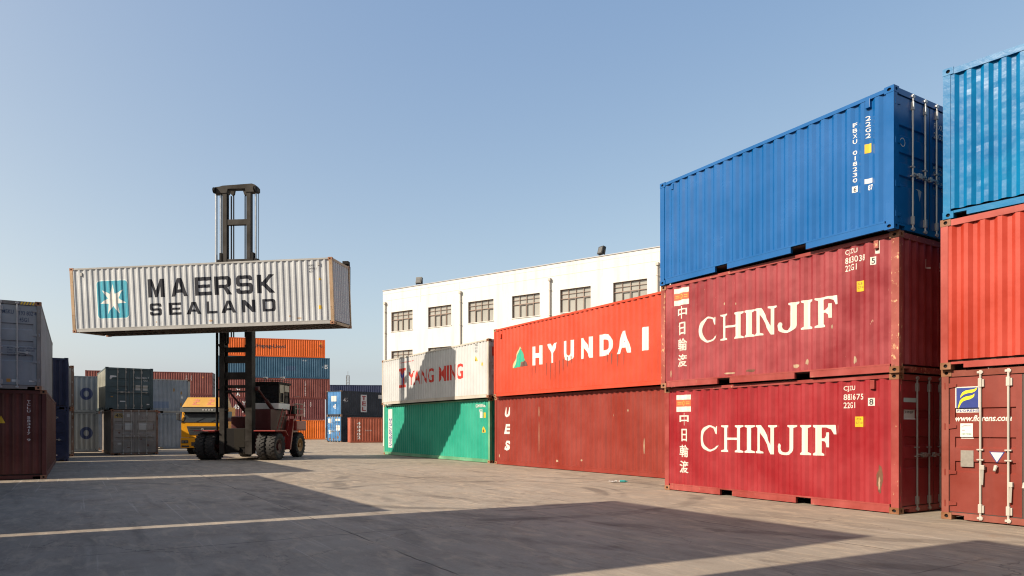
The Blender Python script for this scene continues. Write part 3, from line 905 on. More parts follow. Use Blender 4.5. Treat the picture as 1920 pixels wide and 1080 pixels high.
def serif_letters():
    """C H I N J I F in a book serif, each as one outline in a box 1 high"""
    def arc(cx, cy, rx, ry, t0, t1, n=16):
        return [(cx + rx * math.cos(rad(t0 + (t1 - t0) * i / n)), cy + ry * math.sin(rad(t0 + (t1 - t0) * i / n))) for i in range(n + 1)]
    L = {}
    o = arc(0.48, 0.5, 0.48, 0.51, 48, 322, 22); i_ = arc(0.52, 0.5, 0.36, 0.435, 318, 62, 22)
    L['C'] = o + [(0.90, 0.26), (0.93, 0.24)] + i_ + [(0.755, 0.68), (0.81, 0.66), (0.83, 0.96), (0.79, 0.97), (0.765, 0.925)]
    s = 0.055
    def stem(x0, x1, y0, y1): pass
    L['I'] = [(0, 0), (0.42, 0), (0.42, s), (0.31, 0.10), (0.31, 0.90), (0.42, 1 - s), (0.42, 1), (0, 1), (0, 1 - s), (0.11, 0.90), (0.11, 0.10), (0, s)]
    L['H'] = [(0, 0), (0.34, 0), (0.34, s), (0.235, 0.09), (0.235, 0.46), (0.72, 0.46), (0.72, 0.10), (0.61, s), (0.61, 0), (1.02, 0), (1.02, s), (0.91, 0.10),
              (0.91, 0.90), (1.02, 1 - s), (1.02, 1), (0.61, 1), (0.61, 1 - s), (0.72, 0.90), (0.72, 0.54), (0.235, 0.54), (0.235, 0.91), (0.34, 1 - s), (0.34, 1),
              (0, 1), (0, 1 - s), (0.105, 0.91), (0.105, 0.09), (0, s)]
    L['N'] = [(0, 0), (0.36, 0), (0.36, s), (0.235, 0.10), (0.235, 0.76), (0.72, -0.02), (0.83, -0.02), (0.83, 0.91), (0.95, 1 - s), (0.95, 1), (0.60, 1), (0.60, 1 - s),
              (0.715, 0.91), (0.715, 0.30), (0.285, 1.0), (0, 1.0), (0, 1 - s), (0.105, 0.90), (0.105, 0.10), (0, s)]
    hook = arc(0.34, 0.21, 0.35, 0.24, 0, -150, 14); inner = arc(0.33, 0.22, 0.175, 0.16, -155, 0, 12)
    L['J'] = [(0.40, 1), (0.40, 1 - s), (0.505, 0.90)] + list(reversed(inner))[:-1] + [(0.16, 0.20), (0.175, 0.30), (0.14, 0.36), (0.06, 0.36), (0.005, 0.27)] + list(reversed(hook))[0:] + [(0.69, 0.90), (0.80, 1 - s), (0.80, 1)]
    L['F'] = [(0, 0), (0.42, 0), (0.42, s), (0.32, 0.10), (0.32, 0.48), (0.44, 0.47), (0.54, 0.40), (0.56, 0.28), (0.66, 0.28), (0.66, 0.76), (0.56, 0.76), (0.54, 0.64),
              (0.44, 0.565), (0.32, 0.56), (0.32, 0.92), (0.56, 0.92), (0.72, 0.86), (0.80, 0.70), (0.90, 0.70), (0.87, 1), (0, 1), (0, 1 - s), (0.12, 0.90), (0.12, 0.10), (0, s)]
    return {k: poly_shape([v]) for k, v in L.items()}
SERIF = serif_letters()
def serif_word(B, a_list, z0, z1, mat):
    it = []
    for ch, a0, a1 in a_list:
        sh = SERIF[ch]; w = max(v[0] for v in sh[0])
        it.append((([(x / w, y) for x, y in sh[0]], sh[1], 1), a0, a1, z0, z1))
    V, F, _ = merge_shapes(it)
    decal(B, 'side', (V, F, 1), 0, 1, 0, 1, mat)

def cjk_marks(B, a, zt, mat):
    """flag-like emblem and four characters reading down"""
    decal(B, 'side', RECT, a - 0.24, a + 0.21, zt - 0.13, zt - 0.01, mat, "emblem")
    decal(B, 'side', RECT, a - 0.22, a + 0.19, zt - 0.105, zt - 0.035, D_MINT, "emblem", 2)
    decal(B, 'side', RECT, a - 0.24, a + 0.21, zt - 0.30, zt - 0.131, D_ORANGE, "emblem")
    decal(B, 'side', RECT, a - 0.24, a + 0.21, zt - 0.43, zt - 0.301, mat, "emblem")
    decal(B, 'side', RECT, a - 0.22, a + 0.19, zt - 0.40, zt - 0.335, D_MINT, "emblem", 2)
    ring = poly_shape([[(math.cos(t * math.pi / 12), math.sin(t * math.pi / 12)) for t in range(24)], [(0.68 * math.cos(t * math.pi / 12), 0.68 * math.sin(t * math.pi / 12)) for t in range(24)]])
    decal(B, 'side', ring, a - 0.015, a + 0.045, zt - 0.215, zt - 0.150, D_GOLD, "emblem", 2)
    for k in (-1, 1):
        for q in (0, 1):
            decal(B, 'side', RECT, a + (-0.20 if k < 0 else 0.08), a + (-0.10 if k < 0 else 0.17), zt - 0.20 - q * 0.045, zt - 0.18 - q * 0.045, D_GOLD, "emblem", 2)
    for i, ch in enumerate("中日輪渡"):
        z1 = zt - 0.46 - i * 0.395
        w = 0.30 if i != 1 else 0.22
        text(B, 'side', ch, a - w / 2, a + w / 2, z1 - 0.31, z1, mat, bold=0.012, name="lettering")

def serial_block(B, rows, a, z, mat, hgt, step):
    for i, (t, w) in enumerate(rows):
        text(B, 'side', t, a, a + w, z - i * step - hgt, z - i * step, mat, 0.012, 1.12)

def vent(B, a, z, mat, face='side', w=0.09, hh=0.17):
    """small louvred ventilator box on the side wall"""
    fn = B.maps[face][0]; p = fn(a, z, 0)
    v = MB(); v.cbox(p[0] - w / 2, p[0] + w / 2, -0.006, p[1] + 0.01, z - hh / 2, z + hh / 2, 0.008)
    v.build("ventilator", mat, B.root)

BA1 = container("crimson container with level cream serif lettering, at the bottom of its stack on the ground", L20, 2.591, (3.914, 17.965, G), -58.72,
                P_RED1, P_RED1F, M_RUSTY, detail=2, dents=0.006, group="right hand front stack")
serif_word(BA1, [('C', 1.19, 1.76), ('H', 1.86, 2.48), ('I', 2.51, 2.79), ('N', 2.82, 3.38), ('J', 3.40, 3.88), ('I', 3.95, 4.21), ('F', 4.27, 4.78)], 1.02, 1.64, D_W1)
cjk_marks(BA1, 0.65, 2.41, D_W1)
serial_block(BA1, [("CJZU", 0.25), ("883675", 0.39), ("22G1", 0.25)], 4.95, 2.40, D_W1, 0.115, 0.16)
decal(BA1, 'side', RECT, 5.46, 5.57, 2.00, 2.15, D_W1, "check_digit_box"); text(BA1, 'side', "8", 5.485, 5.545, 2.02, 2.13, D_BLACK, 0.01, layer=2)
decal(BA1, 'side', RECT, 5.20, 5.34, 1.60, 1.80, D_YEL, "yellow_sticker"); text(BA1, 'side', "CT 83", 5.215, 5.325, 1.66, 1.70, D_BLACK, layer=2); text(BA1, 'side', "CB", 5.225, 5.30, 1.73, 1.77, D_BLACK, layer=2)
vent(BA1, 5.55, 2.40, P_RED1F); 
M_SCAR = plain('bare_rust_scar', (0.16, 0.07, 0.035), 0.8, 0, 0.5, 9); M_SCAR2 = plain('bare_rust_flake', (0.48, 0.34, 0.22), 0.8, 0, 0.5, 9)
random.seed(5)
def blotch(B, face, a, z, w, hh, mat, layer=0, n=18):
    pts = []
    for i in range(n):
        t = 2 * math.pi * i / n; r = 0.62 + 0.38 * random.random()
        pts.append((0.5 + 0.5 * r * math.cos(t), 0.5 + 0.5 * r * math.sin(t)))
    decal(B, face, (pts, [tuple(range(n))], 1), a - w / 2, a + w / 2, z - hh / 2, z + hh / 2, mat, "rust_patch", layer)
blotch(BA1, 'side', 5.68, 0.60, 0.17, 0.62, M_SCAR, 0); blotch(BA1, 'side', 5.675, 0.55, 0.06, 0.28, M_SCAR2, 1)
# things stuck on its doors
for (a0, a1, z0, z1, mm) in ((0.20, 0.62, 2.06, 2.14, D_MINT), (0.20, 0.62, 1.74, 1.92, D_WHITE)):
    decal(BA1, 'door', RECT, a0, a1, z0, z1, mm, "label_plate")
text(BA1, 'door', "CHINJIF", 0.24, 0.58, 1.84, 1.90, D_BLACK, 0.015, layer=2)

BA2 = container("faded crimson container with chipped posts and cream serif lettering, directly under the cobalt blue one", L20, 2.591, (3.794, 17.845, 2.591 + G), -57.68,
                P_RED2, P_RED2F, M_RUSTY, door=False, rm=P_RED1F, detail=2, dents=0.012, sharp=0.35, group="right hand front stack")
serif_word(BA2, [('C', 1.25, 1.80), ('H', 1.90, 2.54), ('I', 2.57, 2.84), ('N', 2.86, 3.42), ('J', 3.46, 3.97), ('I', 4.03, 4.28), ('F', 4.34, 4.83)], 1.01, 1.61, D_W2)
cjk_marks(BA2, 0.69, 2.45, D_W2)
serial_block(BA2, [("CJZU", 0.26), ("883038", 0.41), ("22G1", 0.25)], 4.98, 2.45, D_W2, 0.12, 0.15)
decal(BA2, 'side', RECT, 5.50, 5.60, 2.06, 2.21, D_W2, "check_digit_box"); text(BA2, 'side', "5", 5.52, 5.58, 2.08, 2.19, D_BLACK, 0.01, layer=2)
decal(BA2, 'side', RECT, 5.23, 5.37, 1.60, 1.80, D_YEL, "yellow_sticker"); text(BA2, 'side', "CT 83", 5.245, 5.355, 1.66, 1.70, D_BLACK, layer=2); text(BA2, 'side', "CB", 5.255, 5.33, 1.73, 1.77, D_BLACK, layer=2)
decal(BA2, 'side', poly_shape([[(0, 0.1), (1, 0), (1, 1), (0, 1)], [(0.12, 0.32), (0.84, 0.25), (0.84, 0.95), (0.12, 0.95)]]), 5.58, 5.69, 2.24, 2.48, D_W2, "outline_mark")
vent(BA2, 5.625, 2.42, P_RED2F, hh=0.15)
vtext(BA2, 'blind', "L251", 1.10, 0.10, 2.28, 0.15, 0.0, plain('dim_lettering', (0.35, 0.30, 0.28), 0.6)) if False else None
textw(BA2, 'blind', "L", 1.00, 2.02, 0.18, D_W2, 0.01); textw(BA2, 'blind', "251", 1.45, 2.02, 0.18, D_W2, 0.01)
for a, z, w, hh in ((2.15, 0.24, 0.40, 0.05), (2.75, 0.26, 0.30, 0.07), (3.9, 0.28, 0.16, 0.10), (4.15, 0.34, 0.07, 0.14), (5.2, 0.30, 0.06, 0.2), (0.30, 0.35, 0.045, 0.22), (4.7, 1.0, 0.035, 0.10), (2.0, 1.86, 0.06, 0.07), (2.35, 1.80, 0.05, 0.07)):
    blotch(BA2, 'side', a, z, w, hh, random.choice([M_SCAR, M_SCAR2, M_SCAR2]), 0, 12)

BA3 = container("clean cobalt blue twenty-foot container with vertical white numbers, on top of the two crimson ones", L20, 2.591, (3.761, 17.811, 5.182 + G), -59.07,
                P_BLUE, P_BLUE, P_BLUE, detail=2, dents=0.0015, group="right hand front stack", barm=plain('bright_zinc', (0.66, 0.65, 0.63), 0.38, 0.3, 0.2, 8))
D_WB = decal_mat('crisp_white_lettering', (0.84, 0.84, 0.84), (0.008, 0.155, 0.46), 0.0)
vtext(BA3, 'side', "FBXU", 5.28, 0.078, 2.19, 0.078, 0.105, D_WB, 0.015); vtext(BA3, 'side', "018230", 5.28, 0.078, 1.665, 0.078, 0.105, D_WB, 0.015)
decal(BA3, 'side', RECT, 5.23, 5.33, 0.87, 0.99, D_WB, "check_digit_box"); text(BA3, 'side', "6", 5.255, 5.305, 0.885, 0.975, D_BLACK, 0.01, layer=2)
vtext(BA3, 'side', "22G2", 5.545, 0.085, 2.22, 0.085, 0.108, D_WB, 0.015)
decal(BA3, 'side', RECT, 5.49, 5.60, 1.53, 1.70, D_YEL, "yellow_sticker")
decal(BA3, 'side', RECT, 5.49, 5.62, 0.96, 1.05, D_WB, "label_plate"); text(BA3, 'side', "87", 5.54, 5.63, 0.83, 0.93, D_WB, 0.02)
vent(BA3, 5.56, 2.44, P_BLUE); vent(BA3, 0.43, 2.40, P_BLUE, w=0.07, hh=0.14)
textw(BA3, 'door', "FBXU 018230 6", 1.36, 2.10, 0.11, D_WB, 0.012); textw(BA3, 'door', "22G2", 1.36, 1.92, 0.11, D_WB, 0.012)
for i, t in enumerate(("MAX GR.  30480 KG", "         67200 LB", "TARE      2230 KG", "          4920 LB", "NET      28250 KG")):
    textw(BA3, 'door', t.strip(), 1.40, 1.35 - i * 0.10, 0.055, D_WB, 0.006)
decal(BA3, 'door', ([(0, 1), (0.5, 0), (1, 1)], [(0, 1, 2)], 1), 0.80, 0.95, 0.62, 0.86, plain('pale_sticker', (0.5, 0.55, 0.6), 0.5), "triangle_label")
ringm = poly_shape([[(math.cos(t * math.pi / 14), math.sin(t * math.pi / 14)) for t in range(28)], [(0.84 * math.cos(t * math.pi / 14), 0.84 * math.sin(t * math.pi / 14)) for t in range(28)]])
decal(BA3, 'door', ringm, 0.32, 0.40, 1.62, 1.70, D_WB, "ring_mark")

# ---- far right stack -----------------------------------------------------------------
P_FLO = paint('brick_red_paint', (0.26, 0.036, 0.021), rust=0.16, streak=0.30, fade=0.14, rough=0.52, chips_glints=0.22, chip_glint_col=(0.5, 0.25, 0.15))
P_FLOF = paint('brick_red_frame_paint', (0.26, 0.052, 0.028), rust=0.38, streak=0.4, fade=0.3, chips_glints=0.4, chip_glint_col=(0.5, 0.3, 0.17))
P_VERM = paint('vermilion_paint', (0.54, 0.047, 0.020), rust=0.10, streak=0.25, fade=0.16, rough=0.48, chips_glints=0.12, chip_glint_col=(0.75, 0.4, 0.3))
P_VERMF = paint('vermilion_frame_paint', (0.42, 0.052, 0.033), rust=0.24, streak=0.35, fade=0.25, chips_glints=0.2, chip_glint_col=(0.6, 0.3, 0.2))
P_SKY = paint('azure_paint', (0.0005, 0.165, 0.44), rust=0.02, streak=0.15, fade=0.18, rough=0.34, chips_glints=0.22, chip_glint_col=(0.42, 0.62, 0.70), bump=0.35, fadecol=(0.001, 0.205, 0.45), spec=0.16)  # pale flecks are chalky marks and glints painted into the colour
LB = end_at(7.5, 12.24, -146.4, L20)
BB1 = container("brick red container showing its doors with a yellow and blue emblem, at the right edge", L20, 2.591, (LB[0], LB[1], G), -146.4,
                P_FLO, P_FLOF, M_RUSTY, detail=2, dents=0.006, barm=M_BARWHITE, handle='v', group="stack at the right edge")
D_NAVY = plain('navy_mark', (0.012, 0.035, 0.24), 0.5); D_LEMON = plain('lemon_mark', (0.85, 0.72, 0.012), 0.5)
D_CREAM = decal_mat('cream_white_lettering', (0.84, 0.80, 0.72), (0.40, 0.07, 0.04), 0.10)
decal(BB1, 'door', RECT, 0.215, 0.59, 1.845, 2.285, D_CREAM, "emblem", 0)
decal(BB1, 'door', RECT, 0.232, 0.573, 1.905, 2.268, D_NAVY, "emblem", 1)
def swoosh(x0, y0, x1, y1, t0, bend):
    n = 12; up = []; dn = []
    for i in range(n + 1):
        t = i / n
        x = x0 + (x1 - x0) * t; y = y0 + (y1 - y0) * (1 - (1 - t) ** bend)
        w = t0 * math.sin(math.pi * min(1, 0.12 + t * 0.88)) ** 0.7
        up.append((x, y + w * (0.5 if t < 0.5 else 0.5))); dn.append((x, y - w * 0.5))
    return up + list(reversed(dn))
S1 = [(0.18, 0.52), (0.20, 0.66), (0.28, 0.80), (0.42, 0.88), (0.62, 0.91), (0.82, 0.93), (0.96, 1.02), (0.92, 0.90), (0.84, 0.82), (0.72, 0.77), (0.52, 0.75), (0.34, 0.69), (0.24, 0.60)]
S2 = [(0.05, 0.0), (0.11, 0.22), (0.17, 0.42), (0.27, 0.52), (0.42, 0.59), (0.60, 0.62), (0.74, 0.65), (0.83, 0.73), (0.82, 0.62), (0.76, 0.53), (0.62, 0.46), (0.44, 0.42), (0.30, 0.36), (0.21, 0.25), (0.15, 0.12), (0.09, 0.0)]
for S in (S1, S2):
    decal(BB1, 'door', poly_shape([S]), 0.232, 0.573, 1.905, 2.262, D_LEMON, "emblem", 2)
text(BB1, 'door', "FLORENS", 0.235, 0.575, 1.858, 1.896, D_NAVY, 0.018, 1.1, "lettering", 2)
text(BB1, 'door', "www.florens.com", 0.205, 1.06, 1.695, 1.80, D_CREAM, 0.022, 1.0)
decal(BB1, 'door', RECT, 0.295, 0.49, 1.40, 1.66, D_WHITE, "label_plate")
text(BB1, 'door', "APPROVAL", 0.34, 0.46, 1.615, 1.63, D_BLACK, layer=2); text(BB1, 'door', "CN", 0.315, 0.345, 1.595, 1.612, D_BLACK, layer=2); text(BB1, 'door', "806", 0.325, 0.365, 1.535, 1.552, D_BLACK, layer=2)
text(BB1, 'door', "CERTIFIED", 0.315, 0.47, 1.468, 1.490, plain('green_print', (0.03, 0.25, 0.12), 0.5), 0.02, layer=2)
M_PLATE = plain('dull_aluminium_plate', (0.33, 0.30, 0.26), 0.5, 0.3, 0.25, 20)
pl = MB(); pl.cbox(L20 - 0.028, L20 - 0.022, 0.30, 0.50, 0.92, 1.20, 0.002); pl.build("approval_plate", M_PLATE, BB1.root)
TRI = ([(0, 1), (0.5, 0), (1, 1)], [(0, 1, 2)], 1)
decal(BB1, 'door', TRI, 0.735, 0.965, 0.995, 1.19, D_NAVY, "triangle_label", 1); decal(BB1, 'door', TRI, 0.757, 0.943, 1.02, 1.178, D_WHITE, "triangle_label", 2)
for k in range(4): text(BB1, 'door', "AAAAAAAAAA"[:9 - 2 * k], 0.79 + k * 0.018, 0.91 - k * 0.018, 1.155 - k * 0.026, 1.163 - k * 0.026, D_NAVY, layer=3) if False else None

LB = end_at(7.44, 12.17, -144.0, L20)
BB2 = container("plain vermilion container with ribbed end, between the brick red and the azure ones", L20, 2.591, (LB[0], LB[1], 2.591 + G), -144.0,
                P_VERM, P_VERMF, M_RUSTY, door=False, detail=2, dents=0.004, group="stack at the right edge")
LB = end_at(7.45, 12.12, -139.5, L20)
BB3 = container("dented azure container with battered ribs, on top of the stack at the right edge", L20, 2.591, (LB[0], LB[1], 5.182 + G), -139.5,
                P_SKY, P_SKY, P_SKY, door=False, detail=2, dents=0.010, sharp=1.0, fine=0.20, group="stack at the right edge")

# ---- second stack of the right row -----------------------------------------------------
P_HYU = paint('poppy_orange_paint', (0.66, 0.070, 0.028), rust=0.03, streak=0.14, fade=0.08, rough=0.5, chips_glints=0.05)
P_UES = paint('oxide_red_paint', (0.30, 0.036, 0.022), rust=0.08, streak=0.50, fade=0.10, rough=0.42, chips_glints=0.22, chip_glint_col=(0.6, 0.32, 0.22))
D_WH = decal_mat('peeling_white_lettering', (0.88, 0.85, 0.80), (0.60, 0.09, 0.05), 0.30)
BC1 = container("oxide red forty-foot container with three white letters reading down, under the poppy orange one", L40, 2.896, (-0.754, 30.47, G), -58.04,
                P_UES, P_UES, M_RUSTY, detail=1, dents=0.0015, group="second stack of the right row")
for ch, z in (("U", 2.02), ("E", 1.31), ("S", 0.61)):
    text(BC1, 'side', ch, 0.76, 1.14, z, z + 0.42, D_WH, 0.05, skew=0.09)
blotch(BC1, 'side', 3.35, 2.2, 0.05, 0.5, M_SCAR2); 
for a, z, w, hh in ((3.35, 1.25, 0.035, 1.6), (0.32, 0.36, 0.12, 0.16), (7.9, 2.0, 0.06, 0.08), (8.6, 2.15, 0.05, 0.10), (9.4, 1.0, 0.04, 0.6), (6.1, 0.4, 0.08, 0.1), (4.6, 0.32, 0.2, 0.12)):
    blotch(BC1, 'side', a, z, w, hh, M_SCAR2, 0, 10)
BC2 = container("poppy orange container with bold white letters and green triangle, on the oxide red one", L40, 2.896, (-0.784, 30.10, 2.896 + G), -58.04,
                P_HYU, P_HYU, M_RUSTY, detail=1, dents=0.0015, group="second stack of the right row")
hy = []
for ch, a0, a1 in (("H", 2.98, 3.62), ("Y", 3.98, 4.62), ("U", 5.02, 5.68), ("N", 6.08, 6.72), ("D", 7.14, 7.80), ("A", 8.02, 8.74), ("I", 9.22, 9.52)):
    text(BC2, 'side', ch, a0, a1, 1.13, 1.87, D_WH, 0.055 if ch != "I" else 0.08)
D_GRN = plain('sea_green_mark', (0.02, 0.42, 0.27), 0.5); D_BRN = plain('umber_mark', (0.11, 0.05, 0.04), 0.5); D_BUFF = plain('buff_mark', (0.80, 0.55, 0.30), 0.5)
decal(BC2, 'side', ([(0, 0), (0.5, 1), (0.62, 0.85), (0.16, 0)], [(0, 3, 2, 1)], 1), 1.45, 2.60, 1.13, 2.02, D_BUFF, "emblem", 0)
decal(BC2, 'side', ([(0.12, 0.0), (0.52, 0.97), (0.86, 0.28), (0.60, 0.22), (0.56, 0.02)], [(0, 4, 3, 2, 1)], 1), 1.45, 2.60, 1.13, 2.02, D_GRN, "emblem", 1)
decal(BC2, 'side', ([(0.58, 0.02), (0.62, 0.20), (0.86, 0.27), (1.0, 0.02)], [(0, 3, 2, 1)], 1), 1.45, 2.60, 1.13, 2.02, D_BRN, "emblem", 1)
random.seed(8)
M_DRIP = plain('tar_drip', (0.17, 0.045, 0.03), 0.6)
for a, z, l in ((3.9, 1.08, 0.45), (4.17, 1.05, 0.6), (4.46, 1.08, 0.62), (4.73, 1.12, 0.5), (4.98, 1.15, 0.4), (5.25, 1.2, 0.3), (5.5, 1.2, 0.2), (2.95, 1.0, 0.4), (3.2, 1.02, 0.25), (3.45, 1.02, 0.25), (6.2, 1.1, 0.2), (7.5, 1.1, 0.22), (7.75, 1.1, 0.3), (8.05, 1.05, 0.35), (8.35, 1.1, 0.4)):
    decal(BC2, 'side', ([(0, 1), (0.25, 0.2), (0.5, 0), (0.75, 0.25), (1, 1)], [(0, 1, 2, 3, 4)], 1), a - 0.016, a + 0.016, z - l, z + 0.08, M_DRIP, "drip_stain", 3)
vent(BC2, 0.55, 2.55, P_HYU)

# ---- third stack of the right row -------------------------------------------------------
P_YM = paint('off_white_paint', (0.65, 0.66, 0.665), rust=0.04, streak=0.16, fade=0.10, rough=0.5, chips_glints=0.08, chip_glint_col=(0.5, 0.35, 0.2))
P_YMF = paint('off_white_frame_paint', (0.58, 0.53, 0.46), rust=0.28, streak=0.2, fade=0.2, chips_glints=0.4, chip_glint_col=(0.5, 0.3, 0.15))
P_GRN = paint('sea_green_paint', (0.022, 0.40, 0.27), rust=0.03, streak=0.12, fade=0.12, rough=0.46, chips_glints=0.05)
P_GRNF = paint('sea_green_frame_paint', (0.16, 0.42, 0.24), rust=0.24, streak=0.2, fade=0.3, chips_glints=0.3, chip_glint_col=(0.5, 0.35, 0.2))
D_REDL = decal_mat('scarlet_lettering', (0.66, 0.05, 0.035), (0.74, 0.68, 0.62), 0.12)
D_BLUL = plain('ultramarine_mark', (0.035, 0.03, 0.30), 0.5)
BD1 = container("sea green forty-foot container with white vertical banner, on the ground below the off-white one", L40, 2.896, (-7.579, 41.353, G), -57.27,
                P_GRN, P_GRNF, M_RUSTY, detail=1, dents=0.0015, group="third stack of the right row")
decal(BD1, 'side', RECT, 0.62, 1.22, 0.42, 2.64, D_WHITE, "banner", 0)
# the banner's writing runs upward, turned a quarter
sh = text_shape("UNIGLORY LINE", 0.02)
rot = ([(1 - y, x) for x, y in sh[0]], sh[1], 1)
decal(BD1, 'side', rot, 0.78, 1.10, 0.52, 2.10, D_NAVY, "lettering", 1)
textw(BD1, 'side', "UGMU 873688", 10.85, 2.50, 0.15, D_WHITE, 0.02, 0.75); textw(BD1, 'side', "45G1", 11.15, 2.28, 0.14, D_WHITE, 0.02, 0.8)
decal(BD1, 'side', RECT, 11.30, 11.46, 2.02, 2.28, D_WHITE, "label_plate"); decal(BD1, 'side', RECT, 11.62, 11.78, 2.02, 2.26, D_YEL, "yellow_sticker")
UPTRI = ([(0, 0), (1, 0), (0.5, 1)], [(0, 1, 2)], 1)
decal(BD1, 'side', UPTRI, 11.40, 11.80, 1.36, 1.64, D_YEL, "triangle_label"); decal(BD1, 'side', UPTRI, 11.55, 11.65, 1.39, 1.53, D_BLACK, "triangle_label", 2)
vent(BD1, 11.75, 2.68, P_GRN)
BD2 = container("off-white forty-foot container with scarlet lettering, on the sea green one below the building windows", L40, 2.591, (-7.60, 40.92, 2.896 + G), -57.4,
                P_YM, P_YMF, M_RUSTY, detail=1, dents=0.0015, group="third stack of the right row")
for ch, a0, a1 in (("Y", 3.60, 4.45), ("A", 4.36, 5.20), ("N", 5.28, 5.98), ("G", 6.08, 6.72), ("M", 7.28, 8.06), ("I", 8.20, 8.36), ("N", 8.52, 9.10), ("G", 9.18, 9.78)):
    text(BD2, 'side', ch, a0, a1, 0.96, 1.70, D_REDL, 0.018)
decal(BD2, 'side', poly_shape([[(0, 0), (1, 0), (1, 0.14), (0.8, 0.14), (0.8, 0.86), (1, 0.86), (1, 1), (0, 1), (0, 0.86), (0.18, 0.86), (0.42, 0.48), (0.42, 0.14), (0, 0.14)]]), 2.44, 3.30, 0.88, 1.94, D_REDL, "emblem", 0)
decal(BD2, 'side', ([(0.40, 0.14), (0.62, 0.14), (0.62, 0.46), (0.9, 0.78), (0.72, 0.80), (0.5, 0.56), (0.28, 0.80), (0.10, 0.78), (0.40, 0.46)], [tuple(range(9))], 1), 2.44, 3.30, 0.88, 1.94, D_BLUL, "emblem", 1)
text(BD2, 'side', "www.yml.com.tw", 2.50, 4.40, 2.20, 2.30, D_REDL, 0.01)
decal(BD2, 'side', UPTRI, 10.92, 11.16, 1.68, 1.92, D_YEL, "triangle_label"); decal(BD2, 'side', UPTRI, 11.0, 11.07, 1.70, 1.80, D_BLACK, "triangle_label", 2)
decal(BD2, 'side', RECT, 11.56, 11.64, 1.44, 1.58, D_YEL, "yellow_sticker")
for i, t in enumerate(("YMLU", "4517", "45G1")):
    textw(BD2, 'side', t, 10.95, 2.36 - i * 0.14, 0.09, D_BLACK, 0.0, 0.7)
textw(BD2, 'door', "YMLU 451708 3", 1.36, 2.05, 0.10, D_BLACK); decal(BD2, 'door', RECT, 0.2, 0.62, 1.85, 2.25, D_REDL, "emblem")

# ---- container held up by the lifter ------------------------------------------------------
P_MSK = paint('light_grey_paint', (0.60, 0.62, 0.64), rust=0.06, streak=0.16, fade=0.10, rough=0.45, chips_glints=0.06, chip_glint_col=(0.4, 0.25, 0.15))
P_MSKF = paint('rusty_grey_frame_paint', (0.44, 0.29, 0.165), rust=0.62, streak=0.3, fade=0.3, chips_glints=0.7, chip_glint_col=(0.34, 0.15, 0.06))
P_MSKR = paint('dull_grey_rail_paint', (0.46, 0.45, 0.43), rust=0.15, streak=0.3, fade=0.2, chips_glints=0.2)
BF = container("light grey container with a star emblem, held high in the air by the lift truck", L40, 2.896, (-19.925, 31.776, 5.887), -5.15,
               P_MSK, P_MSKF, M_RUSTY, door=False, detail=1, dents=0.004, rot=(rad(2.834), rad(-1.19), rad(-5.154)), beams=True, rm=P_MSKR)
D_INK = decal_mat('charcoal_lettering', (0.018, 0.020, 0.030), (0.5, 0.49, 0.46), 0.06)
D_SKYB = plain('turquoise_panel', (0.03, 0.33, 0.45), 0.5); D_PALE = plain('pale_edge', (0.72, 0.76, 0.74), 0.5)
def rrect(r, n=5):
    o = []
    for cx, cy, t in ((1 - r, r, -90), (1 - r, 1 - r, 0), (r, 1 - r, 90), (r, r, 180)):
        o += [(cx + r * math.cos(rad(t + 90 * i / n)), cy + r * math.sin(rad(t + 90 * i / n))) for i in range(n + 1)]
    return o
decal(BF, 'side', poly_shape([rrect(0.11)]), 1.22, 2.76, 0.56, 2.30, D_PALE, "emblem", 0)
decal(BF, 'side', poly_shape([rrect(0.10)]), 1.255, 2.725, 0.595, 2.265, D_SKYB, "emblem", 1)
star = []
for i in range(14):
    r = 1.0 if i % 2 == 0 else 0.40
    t = math.pi / 2 + 2 * math.pi * i / 14
    star.append((r * math.cos(t), r * math.sin(t)))
decal(BF, 'side', poly_shape([star]), 1.99, 1.99 + 0.64, 1.42, 1.42 + 0.70, plain('star_white', (0.80, 0.78, 0.72), 0.5), "emblem", 2)
